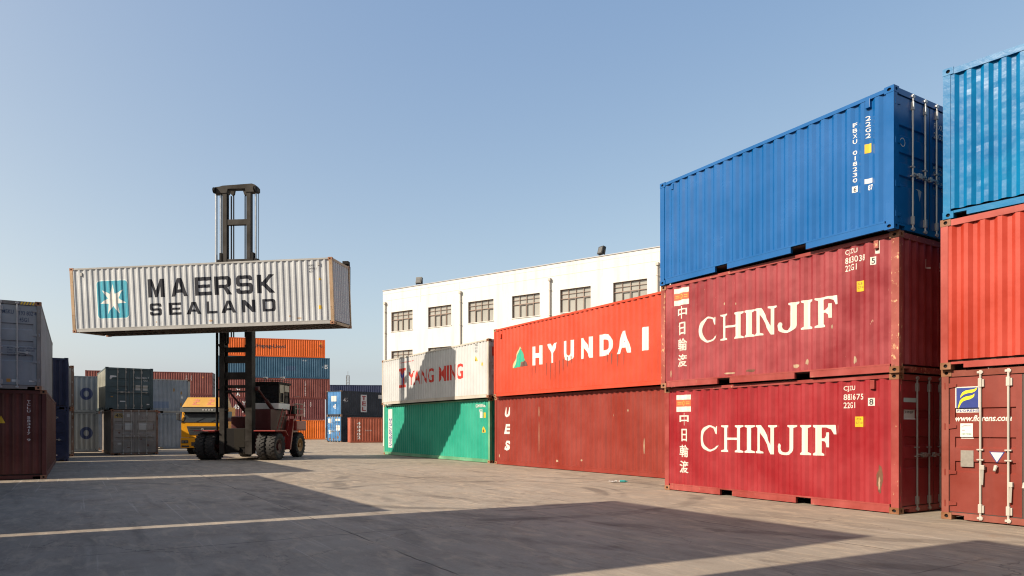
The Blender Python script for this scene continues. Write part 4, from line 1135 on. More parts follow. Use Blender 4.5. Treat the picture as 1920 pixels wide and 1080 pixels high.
def block_letters():
    """wide, squared capitals, box 1 x 1"""
    t = 0.24; u = 0.20
    g = {}
    g['M'] = [[(0, 0), (t, 0), (t, 0.62), (0.42, 0), (0.58, 0), (1 - t, 0.62), (1 - t, 0), (1, 0), (1, 1), (0.74, 1), (0.5, 0.36), (0.26, 1), (0, 1)]]
    g['A'] = [[(0, 0), (0.25, 0), (0.31, 0.2), (0.69, 0.2), (0.75, 0), (1, 0), (0.64, 1), (0.36, 1)], [(0.38, 0.38), (0.62, 0.38), (0.5, 0.78)]]
    g['E'] = [[(0, 0), (1, 0), (1, u), (t, u), (t, 0.41), (0.93, 0.41), (0.93, 0.59), (t, 0.59), (t, 1 - u), (1, 1 - u), (1, 1), (0, 1)]]
    g['R'] = [[(0, 0), (t, 0), (t, 0.36), (0.52, 0.36), (0.74, 0), (1.02, 0), (0.78, 0.38), (0.93, 0.46), (0.98, 0.56), (0.98, 0.84), (0.92, 0.95), (0.82, 1), (0, 1)],
              [(t, 0.54), (0.70, 0.54), (0.75, 0.59), (0.75, 0.77), (0.70, 0.82), (t, 0.82)]]
    g['S'] = [[(0, 0.30), (0, 0.14), (0.05, 0.05), (0.15, 0), (0.85, 0), (0.95, 0.05), (1, 0.15), (1, 0.44), (0.95, 0.54), (0.85, 0.59), (0.27, 0.59), (0.24, 0.63), (0.24, 0.78), (0.28, 0.81),
               (0.72, 0.81), (0.75, 0.78), (0.75, 0.72), (0.98, 0.72), (0.98, 0.86), (0.93, 0.95), (0.83, 1), (0.15, 1), (0.05, 0.95), (0, 0.85), (0, 0.55), (0.05, 0.45), (0.15, 0.40),
               (0.72, 0.40), (0.76, 0.37), (0.76, 0.22), (0.72, 0.19), (0.28, 0.19), (0.24, 0.22), (0.24, 0.30)]]
    g['K'] = [[(0, 0), (t, 0), (t, 0.40), (0.34, 0.40), (0.72, 0), (1.05, 0), (0.52, 0.52), (1.0, 1), (0.69, 1), (0.34, 0.62), (t, 0.62), (t, 1), (0, 1)]]
    g['L'] = [[(0, 0), (1, 0), (1, u), (t, u), (t, 1), (0, 1)]]
    g['N'] = [[(0, 0), (t, 0), (t, 0.58), (0.74, 0), (1, 0), (1, 1), (1 - t, 1), (1 - t, 0.42), (0.26, 1), (0, 1)]]
    g['D'] = [[(0, 0), (0.80, 0), (0.93, 0.06), (1, 0.18), (1, 0.82), (0.93, 0.94), (0.80, 1), (0, 1)], [(t, u), (t, 1 - u), (0.70, 1 - u), (0.76, 0.74), (0.76, 0.26), (0.70, u)]]
    return {k: poly_shape(v) for k, v in g.items()}
BLK = block_letters()
def block_word(B, word, starts, w, z0, z1, mat):
    for ch, a in zip(word, starts):
        decal(B, 'side', BLK[ch], a, a + w, z0, z1, mat)
block_word(BF, "MAERSK", (3.66, 4.75, 5.86, 6.78, 7.78, 8.75), 0.78, 1.45, 2.26, D_INK)
for b_, (ch, a0, a1) in enumerate((("S", 3.72, 4.28), ("E", 4.62, 5.20), ("A", 5.44, 6.12), ("L", 6.38, 6.88), ("A", 7.06, 7.74), ("N", 8.02, 8.62), ("D", 8.95, 9.56))):
    decal(BF, 'side', BLK[ch], a0, a1, 0.64, 1.18, D_INK)
for i, t in enumerate(("MSKU", "648205 1", "45G1")):
    textw(BF, 'side', t, 11.12, 2.52 - i * 0.13, 0.085, D_INK, 0.0, 0.8)
decal(BF, 'side', UPTRI, 11.55, 11.68, 1.92, 2.06, D_YEL, "triangle_label"); decal(BF, 'side', RECT, 11.52, 11.64, 0.66, 0.82, D_YEL, "yellow_sticker")
vent(BF, 11.58, 2.62, P_MSKR, hh=0.14); vent(BF, 0.55, 2.60, P_MSKR, hh=0.14)
for a, z, w, hh in ((6.55, 0.32, 0.25, 0.12), (10.2, 0.4, 0.12, 0.10), (10.6, 0.30, 0.3, 0.08), (4.0, 0.35, 0.10, 0.08)):
    blotch(BF, 'side', a, z, w, hh, M_SCAR2, 0, 10)
# ---- stacks on the left ----------------------------------------------------------------------
def blend_h(x): return x
P_JG = paint('slate_grey_paint', (0.30, 0.32, 0.35), rust=0.16, streak=0.3, fade=0.15, chips_glints=0.15)
P_JF = paint('rusty_slate_frame_paint', (0.24, 0.22, 0.21), rust=0.45, streak=0.3, fade=0.3, chips_glints=0.4, chip_glint_col=(0.3, 0.15, 0.07))
P_MAR = paint('maroon_paint', (0.11, 0.019, 0.014), rust=0.18, streak=0.3, fade=0.18, chips_glints=0.1)
P_NAVY = paint('dark_navy_paint', (0.022, 0.034, 0.10), rust=0.08, streak=0.2, fade=0.15)
P_LG = paint('pale_grey_paint', (0.42, 0.41, 0.38), rust=0.24, streak=0.35, fade=0.2, chips_glints=0.2)
P_OG = paint('blue_grey_paint', (0.36, 0.40, 0.43), rust=0.12, streak=0.3, fade=0.15)
P_OG2 = paint('dull_blue_grey_paint', (0.28, 0.32, 0.37), rust=0.18, streak=0.35, fade=0.2)
P_DG = paint('dark_teal_grey_paint', (0.075, 0.115, 0.125), rust=0.12, streak=0.25, fade=0.15)
P_DGS = paint('weathered_green_grey_paint', (0.30, 0.30, 0.25), rust=0.35, streak=0.5, fade=0.3)
P_RG = paint('rust_streaked_grey_paint', (0.30, 0.275, 0.25), rust=0.58, streak=0.5, fade=0.3, chips_glints=0.5, chip_glint_col=(0.25, 0.11, 0.05))
P_RGF = paint('rusted_frame_paint', (0.20, 0.12, 0.08), rust=0.7, streak=0.4, fade=0.4)
D_DIM = plain('inked_lettering', (0.03, 0.045, 0.10), 0.5)
D_PALEW = plain('pale_lettering', (0.72, 0.72, 0.72), 0.5)
D_BLUEO = plain('navy_oval', (0.02, 0.045, 0.16), 0.5)

xL, yL = endw_at(-14.40, 21.68, -58.1, L40)
BJ1 = container("maroon container with blank ribbed end and vertical numbers, on the ground at the left edge", L40, 2.745, (xL, yL, G), -58.1, P_MAR, P_MAR, M_RUSTY, door=False, detail=2, dents=0.004, group="stack at the left edge")
vtext(BJ1, 'blind', "TCLU 583417 9", 1.98, 0.085, 2.42, 0.075, 0.098, D_PALEW, 0.01)
decal(BJ1, 'blind', UPTRI, 1.18, 1.40, 1.72, 1.95, D_YEL, "triangle_label")
BJ2 = container("slate grey container showing doors with dark numbers, on the maroon one at the left edge", L40, 2.70, (xL - 0.08, yL - 0.12, 2.745 + G), -58.1, P_JG, P_JF, M_RUSTY, detail=2, dents=0.004, group="stack at the left edge", barm=plain('grey_bar_paint', (0.42, 0.42, 0.42), 0.5))
textw(BJ2, 'door', "MSKU", 1.46, 2.28, 0.13, D_DIM, 0.012, 0.62); textw(BJ2, 'door', "193 802 4", 1.88, 2.26, 0.13, D_DIM, 0.012, 0.62); textw(BJ2, 'door', "45G1", 1.88, 2.06, 0.13, D_DIM, 0.012, 0.62)
for i, t in enumerate(("MGW   30480 KGS  67200 LBS", "TARE   3900 KGS   8600 LBS", "PAYLOAD 26580 KGS", "CU.CAP 76.4 CU.M")):
    textw(BJ2, 'door', t, 1.58, 1.24 - i * 0.075, 0.045, D_DIM, 0.004, 0.9)
for i in range(5):
    hz = MB()
    a = 1.90 + i * 0.075; 
    hz.add([(L40 - 0.0045, a, 2.585), (L40 - 0.0045, a + 0.04, 2.585), (L40 - 0.0045, a + 0.075, 2.67), (L40 - 0.0045, a + 0.035, 2.67)], [(0, 1, 2, 3)])
    hz.build("hazard_stripe", D_YEL, BJ2.root)
decal(BJ2, 'door', RECT, 1.56, 1.66, 0.22, 0.32, plain('amber_sticker', (0.55, 0.25, 0.03), 0.5), "label_plate"); decal(BJ2, 'door', RECT, 1.69, 1.84, 0.23, 0.30, D_PALEW, "label_plate"); decal(BJ2, 'door', RECT, 2.12, 2.26, 0.24, 0.28, D_PALEW, "label_plate")

xL, yL = endw_at(-20.83, 32.90, -58.1, 5.2)
for k, (h, z, lab) in enumerate(((2.45, 0.0, "dark navy container with faint data lines, on the ground behind the maroon one"), (2.40, 2.45, "dark navy container with vertical numbers, upper one just right of the slate grey doors"))):
    B = container(lab, 5.2, h, (xL, yL, z + G), -58.1, P_NAVY, P_NAVY, P_NAVY, door=(k == 0), detail=1, group="navy stack on the left")
    if k:
        vtext(B, 'blind', "APLU 290713", 1.42, 0.07, 2.12, 0.07, 0.10, D_PALEW, 0.01)
    else:
        textw(B, 'door', "APZU 371904", 1.42, 2.0, 0.10, D_PALEW, 0.0, 0.75)
        for i, t in enumerate(("MAX.GROSS", "30480 KG", "TARE", "2200 KG", "NET")):
            textw(B, 'door', t, 1.48, 1.55 - i * 0.14, 0.07, D_PALEW, 0.0, 0.8)
        decal(B, 'door', RECT, 1.75, 2.0, 0.26, 0.32, D_PALEW, "label_plate")
xL, yL = endw_at(-23.98, 38.35, -58.1, L20)
for k, (h, z, lab) in enumerate(((2.60, 0.0, "pale grey container with rusted posts, lower of the pair half hidden behind the navy stack"), (2.37, 2.60, "pale grey container with rusted posts, upper of the pair half hidden behind the navy stack"))):
    container(lab, L20, h, (xL, yL, z + G), -58.1, P_LG, P_RGF, M_RUSTY, detail=1, group="pale grey pair on the left")

ov = [(math.cos(2 * math.pi * i / 32), math.sin(2 * math.pi * i / 32)) for i in range(32)]
OVAL = poly_shape([ov, [(0.42 * x, 0.50 * y) for x, y in ov]])
ox, oy = -27.03 - L20 * math.cos(rad(31.9)), 45.8 - L20 * math.sin(rad(31.9))
for k, (h, z, lab) in enumerate(((2.55, 0.0, "blue-grey container with navy oval ring, on the ground left of the rust streaked doors"), (2.38, 2.55, "blue-grey container with navy oval ring, upper one left of the dark teal doors"))):
    B = container(lab, L20, h, (ox, oy, z + G), 31.9, P_OG, P_OG, P_OG, detail=1, group="blue-grey stack with oval rings")
    decal(B, 'side', OVAL, L20 - 0.68, L20 - 0.68 + 0.36, 1.22, 1.22 + 0.40, D_BLUEO, "emblem")
    decal(B, 'side', RECT, L20 - 0.72, L20 - 0.64, 1.08, 1.36, plain('pale_slate_mark', (0.36, 0.40, 0.46), 0.5), "emblem", 2)
kx, ky = -24.2 - L20 * math.cos(rad(31.9)), 52.7 - L20 * math.sin(rad(31.9))
D_DULLB = plain('faded_blue_block', (0.16, 0.22, 0.33), 0.55)
for k, (h, z, lab) in enumerate(((2.66, 0.0, "blue-grey ribbed container on the ground behind the yellow truck"), (2.50, 2.66, "blue-grey ribbed container with faded blue blocks, upper one left of the yellow truck"))):
    B = container(lab, L20, h, (kx, ky, z + G), 31.9, P_OG2, P_LG if k else P_OG2, M_RUSTY, detail=1, group="blue-grey stack behind the truck")
    if k:
        decal(B, 'side', RECT, 3.05, 3.55, 0.52, 1.50, D_DULLB, "faded_block"); decal(B, 'side', RECT, 3.56, 4.60, 0.36, 0.84, D_DULLB, "faded_block")
        for a, zz in ((4.95, 1.72), (5.45, 1.5), (5.42, 0.62)):
            blotch(B, 'side', a, zz, 0.16, 0.34, plain('ochre_stain', (0.30, 0.17, 0.05), 0.7), 0, 10)
        decal(B, 'side', RECT, 5.42, 5.58, 1.08, 1.24, D_PALEW, "label_plate")

gy = -55.5
xL, yL = end_at(-22.9, 40.0, gy, L20)
B = container("grey container with badly rust streaked doors, on the ground below the dark teal one", L20, 2.62, (xL, yL, G), gy, P_RG, P_RGF, M_RUSTY, detail=2, group="middle stack with doors facing", bands=3)
decal(B, 'door', ([(0, 0), (1, 0.05), (0.95, 1), (0.05, 0.95)], [(0, 1, 2, 3)], 1), 0.16, 0.62, 2.12, 2.40, plain('ochre_yellow_patch', (0.42, 0.30, 0.09), 0.6), "yellow_patch")
text(B, 'door', "45", 0.22, 0.56, 2.17, 2.37, D_BLACK, 0.02, layer=2)
for a0, a1, z0, z1 in ((0.72, 1.08, 1.42, 1.86), (1.42, 1.86, 1.42, 1.86), (0.80, 0.96, 2.18, 2.38), (0.34, 0.52, 0.60, 0.70)):
    decal(B, 'door', RECT, a0, a1, z0, z1, plain('bleached_placard', (0.52, 0.52, 0.50), 0.6), "label_plate")
for a, zz, w, hh in ((0.42, 1.28, 0.16, 0.12), (1.9, 0.55, 0.14, 0.2), (1.55, 0.9, 0.12, 0.10), (2.2, 1.6, 0.06, 0.5), (0.9, 0.42, 0.2, 0.07)):
    blotch(B, 'door', a, zz, w, hh, plain('rust_bloom', (0.15, 0.075, 0.05), 0.8, 0, 0.5, 7), 0, 14)
xL, yL = end_at(-22.9 - 0.27 * 0.824, 40.0 - 0.27 * 0.566, gy, L20)
B = container("dark teal-grey container showing doors with pale placards, on the rust streaked one", L20, 2.42, (xL, yL, 2.62 + G), gy, P_DGS, P_DG, P_DG, detail=2, group="middle stack with doors facing", doormat=P_DG,
              barm=plain('dull_bar_steel', (0.34, 0.32, 0.29), 0.5), bands=3)
decal(B, 'door', ([(0, 0.2), (0.15, 1), (1, 0.9), (1, 0.6), (0.45, 0.55), (0.2, 0)], [(0, 1, 2, 3, 4, 5)], 1), 0.20, 0.55, 1.72, 1.95, D_PALEW, "emblem")
textw(B, 'door', "GESU 458231 7", 1.52, 1.80, 0.10, D_PALEW, 0.0, 0.75); textw(B, 'door', "42G1", 1.92, 1.65, 0.10, D_PALEW, 0.0, 0.75)
for a0 in (1.52, 1.90):
    for z0 in (1.28, 1.12):
        decal(B, 'door', RECT, a0, a0 + 0.25, z0, z0 + 0.14, plain('pale_placard', (0.48, 0.47, 0.43), 0.6), "label_plate")
decal(B, 'door', RECT, 0.72, 1.0, 0.44, 0.50, D_PALEW, "label_plate"); decal(B, 'door', RECT, 2.10, 2.24, 0.28, 0.34, D_PALEW, "label_plate"); decal(B, 'door', RECT, 0.26, 0.38, 0.70, 0.76, plain('amber_dot', (0.5, 0.25, 0.05), 0.5), "label_plate")

# ---- tall row at the back ----------------------------------------------------------------------
P_HL = paint('tangerine_paint', (0.95, 0.17, 0.016), rust=0.05, streak=0.18, fade=0.1)
P_HL2 = paint('dusty_tangerine_paint', (0.95, 0.20, 0.012), rust=0.08, streak=0.3, fade=0.15)
P_STEEL = paint('steel_blue_paint', (0.035, 0.12, 0.21), rust=0.08, streak=0.22, fade=0.15)
P_BUR = paint('burgundy_paint', (0.21, 0.055, 0.055), rust=0.1, streak=0.2, fade=0.12)
P_BUR2 = paint('dusty_burgundy_paint', (0.24, 0.062, 0.050), rust=0.1, streak=0.2, fade=0.15)
HY = 15.0; hc, hs = math.cos(rad(HY)), math.sin(rad(HY)); HX0, HY0 = -24.54, 92.0
def back_row(label, s_right, L, h, z, m, **kw):
    """a container of the back row whose right end is s_right metres left of the row's right end"""
    return container(label, L, h, (HX0 - (s_right + L) * hc, HY0 - (s_right + L) * hs, z + G), HY, m, m, m, detail=0, group="tall row at the back", **kw)
z = 0
B = back_row("dusty tangerine container on the ground behind the lift truck's rear wheel", 0.0, L40, 2.56, z, P_HL2); z += 2.56
B = back_row("burgundy container with vertical white numbers, just above the tangerine one on the ground", 0.0, L40, 2.77, z, P_BUR); z += 2.77
vtext(B, 'side', "ICSU 7041823", 9.6, 0.16, 2.3, 0.13, 0.16, D_PALEW, 0.0); vtext(B, 'side', "45G1", 10.35, 0.16, 2.3, 0.13, 0.16, D_PALEW, 0.0)
text(B, 'side', "45", 0.95, 1.65, 1.35, 1.95, D_PALEW, 0.03)
vtext(B, 'side', "YA", 2.2, 0.5, 2.35, 0.5, 0.92, D_PALEW, 0.04); decal(B, 'side', UPTRI, 2.0, 2.9, 0.35, 0.8, plain('scarlet_mark', (0.6, 0.09, 0.04), 0.5), "emblem")
B = back_row("longer burgundy container, between the steel blue one and the lower burgundy one", -0.6, L45, 2.63, z, P_BUR2, posts45=True); z += 2.63
vtext(B, 'side', "ICSU 7066190", 10.6, 0.16, 2.3, 0.13, 0.16, D_PALEW, 0.0); vtext(B, 'side', "CA", 2.4, 0.5, 1.5, 0.5, 0.75, D_PALEW, 0.04)
B = back_row("steel blue forty-five-foot container, directly below the tangerine one on top", -0.6, L45, 2.73, z, P_STEEL, posts45=True); z += 2.73
text(B, 'side', "45", 12.75, 13.45, 1.30, 1.85, D_PALEW, 0.03); textw(B, 'side', "HLXU 4607", 10.2, 2.25, 0.13, D_PALEW, 0.0, 0.7)
decal(B, 'side', RECT, 8.2, 9.4, 1.0, 1.6, plain('dark_blue_patch', (0.02, 0.07, 0.16), 0.5), "faded_block")
B = back_row("tangerine container with black lettering, topmost of the tall row at the back", 0.0, L40, 2.38, z, P_HL)
text(B, 'side', "Hapag-Lloyd", 3.70, 7.25, 1.02, 1.62, D_BLACK, 0.028)
text(B, 'side', "45", 11.4, 11.85, 1.35, 1.75, D_BLACK, 0.0); decal(B, 'side', UPTRI, 11.5, 11.8, 1.8, 2.05, D_YEL, "triangle_label")
z = 0
for k, lab in enumerate(("burgundy container on the ground at the left part of the back row", "burgundy container in the middle of the left part of the back row", "burgundy container with small vertical numbers, topmost at the left part of the back row")):
    B = back_row(lab, 13.75, 14.3, 2.84, z, (P_BUR2, P_BUR, P_BUR2)[k]); z += 2.84
    if k == 2:
        vtext(B, 'side', "TTNU 931164", 11.3, 0.15, 2.4, 0.13, 0.165, D_PALEW, 0.0); vtext(B, 'side', "42G1", 11.85, 0.15, 2.4, 0.13, 0.165, D_PALEW, 0.0)
        blotch(B, 'side', 13.2, 2.2, 0.25, 0.25, plain('orange_spot', (0.5, 0.16, 0.04), 0.6), 0, 10)

# ---- stack between the back row and the building --------------------------------------------------
P_INK = paint('ink_navy_paint', (0.026, 0.036, 0.055), rust=0.06, streak=0.2, fade=0.15)
P_CER = paint('cerulean_paint', (0.05, 0.22, 0.50), rust=0.22, streak=0.4, fade=0.25, chips_glints=0.6, chip_glint_col=(0.6, 0.58, 0.52))
P_SAL = paint('salmon_red_paint', (0.46, 0.115, 0.065), rust=0.1, streak=0.25, fade=0.15)
I0 = Vector((-18.4, 75.5)); fd = Vector((0.8, -0.6)); dd = Vector((0.6, 0.8))
xL, yL = endw_at(I0.x, I0.y, -126.87, L20)
B = container("cerulean container with battered doors, on the ground left of the salmon red one", L20, 2.86, (xL, yL, G), -126.87, P_INK, P_INK, P_RGF, detail=1, group="stack left of the off-white container", doormat=P_CER)
for a0, a1, z0, z1 in ((0.20, 0.75, 2.05, 2.55), (1.40, 2.20, 2.30, 2.52), (1.55, 2.15, 1.25, 1.80), (0.3, 0.7, 0.9, 1.3)):
    decal(B, 'door', RECT, a0, a1, z0, z1, plain('white_placard', (0.70, 0.69, 0.64), 0.6), "label_plate")
for a, zz, w, hh in ((0.5, 0.35, 0.5, 0.3), (1.8, 0.5, 0.5, 0.4), (1.1, 0.3, 0.3, 0.3), (2.1, 0.9, 0.2, 0.5)):
    blotch(B, 'door', a, zz, w, hh, M_SCAR, 0, 12)
B = container("ink navy container with cerulean ribbed end and red-lettered white panel, left of the off-white container", L45, 2.72, (I0.x, I0.y, 2.86 + G), 53.13, P_INK, P_INK, P_RGF, detail=1, group="stack left of the off-white container", endmat=P_CER, posts45=True)
decal(B, 'front', RECT, 0.75, 1.60, 1.55, 2.15, plain('white_panel', (0.70, 0.69, 0.64), 0.6), "label_plate")
text(B, 'front', "45", 1.05, 1.55, 0.75, 1.25, D_PALEW, 0.04)
text(B, 'side', "45", 0.32, 0.95, 1.45, 1.95, D_PALEW, 0.02)
decal(B, 'side', RECT, 2.75, 3.65, 0.42, 2.35, D_PALEW, "banner")
D_REDP = plain('red_print', (0.35, 0.03, 0.035), 0.5)
for i, ch in enumerate("TEL"):
    text(B, 'side', ch, 2.92, 3.48, 1.75 - i * 0.60, 2.22 - i * 0.60, D_REDP, 0.04, layer=2)
decal(B, 'side', RECT, 5.35, 6.9, 2.0, 2.42, D_WHITE, "white_panel")
ex, ey = (657 - 960) / 1313.7 * 72, 72
B = container("salmon red container with white vertical lettering, on the ground left of the sea green one", L40, 2.62, (ex, ey, G), 20, P_SAL, P_SAL, P_SAL, detail=1, group="stack left of the off-white container", fork=True)
vtext(B, 'side', "40402", 0.85, 0.34, 2.15, 0.30, 0.37, D_PALEW, 0.03)
textw(B, 'side', "TOLU 5128", 1.5, 1.20, 0.12, D_PALEW, 0, 0.8)
FX, FY = (611 - 960) / 1313.7 * 106, 106.0
z = 0
for k, lab in enumerate(("navy container on the ground in the farthest stack", "navy container in the middle of the farthest stack", "navy container topmost in the farthest stack, its top edge showing above the ink navy one")):
    container(lab, L40, 2.68, (FX, FY, z + G), 6, P_NAVY, P_NAVY, P_NAVY, detail=0, group="farthest navy stack"); z += 2.68

# ---- the row that carries on past the left edge of the picture: it shades the yard ----------------
def row_stack(cx, cy, L, hs, mats, labels):
    """cx, cy: near right corner of the stack, long side running away along the row"""
    xL, yL = endw_at(cx, cy, -58.2, L); z = 0
    for h, m, lab in zip(hs, mats, labels):
        container(lab, L, h, (xL, yL, z + G), -58.2, m, m, m, door=False, detail=1, group="row beside the camera"); z += h
row_stack(-9.38, 9.73, 11.72, (2.591, 2.591), (P_STEEL, P_BLUE), ("steel blue container on the ground beside the left edge stack, out of frame", "cobalt container on a steel blue one beside the left edge stack, out of frame"))
row_stack(-6.55, 4.10, 5.82, (2.896, 2.896, 2.896), (P_UES, P_OG, P_MAR), ("oxide red container on the ground left of the viewpoint, out of frame", "blue-grey container second up left of the viewpoint, out of frame", "maroon container on top left of the viewpoint, out of frame"))
row_stack(1.17, -6.60, 12.192, (2.896, 2.896, 2.896), (P_NAVY, P_BUR, P_LG), ("navy container on the ground behind the viewpoint, out of frame", "burgundy container second up behind the viewpoint, out of frame", "pale grey container on top behind the viewpoint, out of frame"))
# ------------------------------------------------------------------ container lift truck
M_LRED = paint('lift_truck_red_paint', (0.36, 0.030, 0.020), rust=0.16, streak=0.25, fade=0.15, rough=0.42, chips_glints=0.12)
M_LRED2 = paint('lift_truck_dark_red_paint', (0.085, 0.011, 0.010), rust=0.2, streak=0.3, fade=0.15, rough=0.5)
M_MAST = paint('mast_brown_black_paint', (0.021, 0.0155, 0.011), rust=0.05, streak=0.3, fade=0.25, rough=0.6, spec=0.10)
M_GREASE = plain('greasy_steel', (0.012, 0.010, 0.009), 0.7, spec=0.15)
M_CHROME = plain('cylinder_chrome', (0.62, 0.63, 0.65), 0.22, 0.85, 0.1)
M_HOSE = plain('hose_rubber', (0.02, 0.02, 0.022), 0.55)
M_CABW = plain('cab_white_paint', (0.92, 0.90, 0.86), 0.45)
M_CABB = plain('cab_beige_frame', (0.42, 0.36, 0.26), 0.5)
M_BEACON = plain('amber_beacon', (0.75, 0.16, 0.03), 0.3)
M_HUB = plain('wheel_hub_paint', (0.07, 0.018, 0.014), 0.55)
M_HUBY = plain('ochre_hub_paint', (0.38, 0.17, 0.035), 0.55)
def glass_mat(name, tint, a=0.35):
    m, nt, b = new_mat(name)
    b.inputs['Base Color'].default_value = (*tint, 1); b.inputs['Roughness'].default_value = 0.06
    b.inputs['Specular IOR Level'].default_value = 0.8; b.inputs['Transmission Weight'].default_value = a; b.inputs['IOR'].default_value = 1.12
    return m
M_CABG = glass_mat('cab_glass', (0.035, 0.037, 0.040), 0.45)

def tyre(parent, cx, cy, R, w, hub, name="wheel", outer=1):
    wheel = empty(name, (0, 0, 0)) if False else None
    t = MB(); r0 = R * 0.56; h = w / 2
    prof = [(-h * 0.80, r0), (-h * 0.96, R * 0.70), (-h, R * 0.84), (-h * 0.86, R * 0.955), (-h * 0.4, R * 0.975), (h * 0.4, R * 0.975), (h * 0.86, R * 0.955), (h, R * 0.84), (h * 0.96, R * 0.70), (h * 0.80, r0)]
    t.lathe(prof, (cx, cy, R), 'x', 40)
    n = 22
    for i in range(n):                                     # chevron lugs
        for sgn in (-1, 1):
            a = 2 * math.pi * (i + (0.0 if sgn < 0 else 0.5)) / n
            a2 = a + 0.16
            p = (cx + sgn * h * 0.93, cy + R * 0.962 * math.cos(a), R + R * 0.962 * math.sin(a))
            q = (cx + sgn * h * 0.08, cy + R * 0.975 * math.cos(a2), R + R * 0.975 * math.sin(a2))
            t.bar(p, q, 0.062, 0.06, (0, math.cos((a + a2) / 2), math.sin((a + a2) / 2)))
    o = t.build("wheel", M_TYRE, parent)
    r = MB()
    d = outer
    r.lathe([(-h * 0.78, r0 * 0.99), (-h * 0.78, r0 * 0.9), (d * h * 0.25, r0 * 0.82), (d * h * 0.30, r0 * 0.35), (d * h * 0.75, r0 * 0.30), (d * h * 0.80, 0.0), (-d * h * 0.1, 0.0), (h * 0.78, r0 * 0.9), (h * 0.78, r0 * 0.99)] if d > 0 else
            [(h * 0.78, r0 * 0.99), (h * 0.78, r0 * 0.9), (-h * 0.25, r0 * 0.82), (-h * 0.30, r0 * 0.35), (-h * 0.75, r0 * 0.30), (-h * 0.80, 0.0), (h * 0.1, 0.0), (-h * 0.78, r0 * 0.9), (-h * 0.78, r0 * 0.99)], (cx, cy, R), 'x', 24)
    for i in range(10):
        a = 2 * math.pi * i / 10
        r.tube((cx + d * h * 0.25, cy + r0 * 0.55 * math.cos(a), R + r0 * 0.55 * math.sin(a)), (cx + d * h * 0.42, cy + r0 * 0.55 * math.cos(a), R + r0 * 0.55 * math.sin(a)), 0.022, n=6)
    r.build("rim", hub, o)
    return o

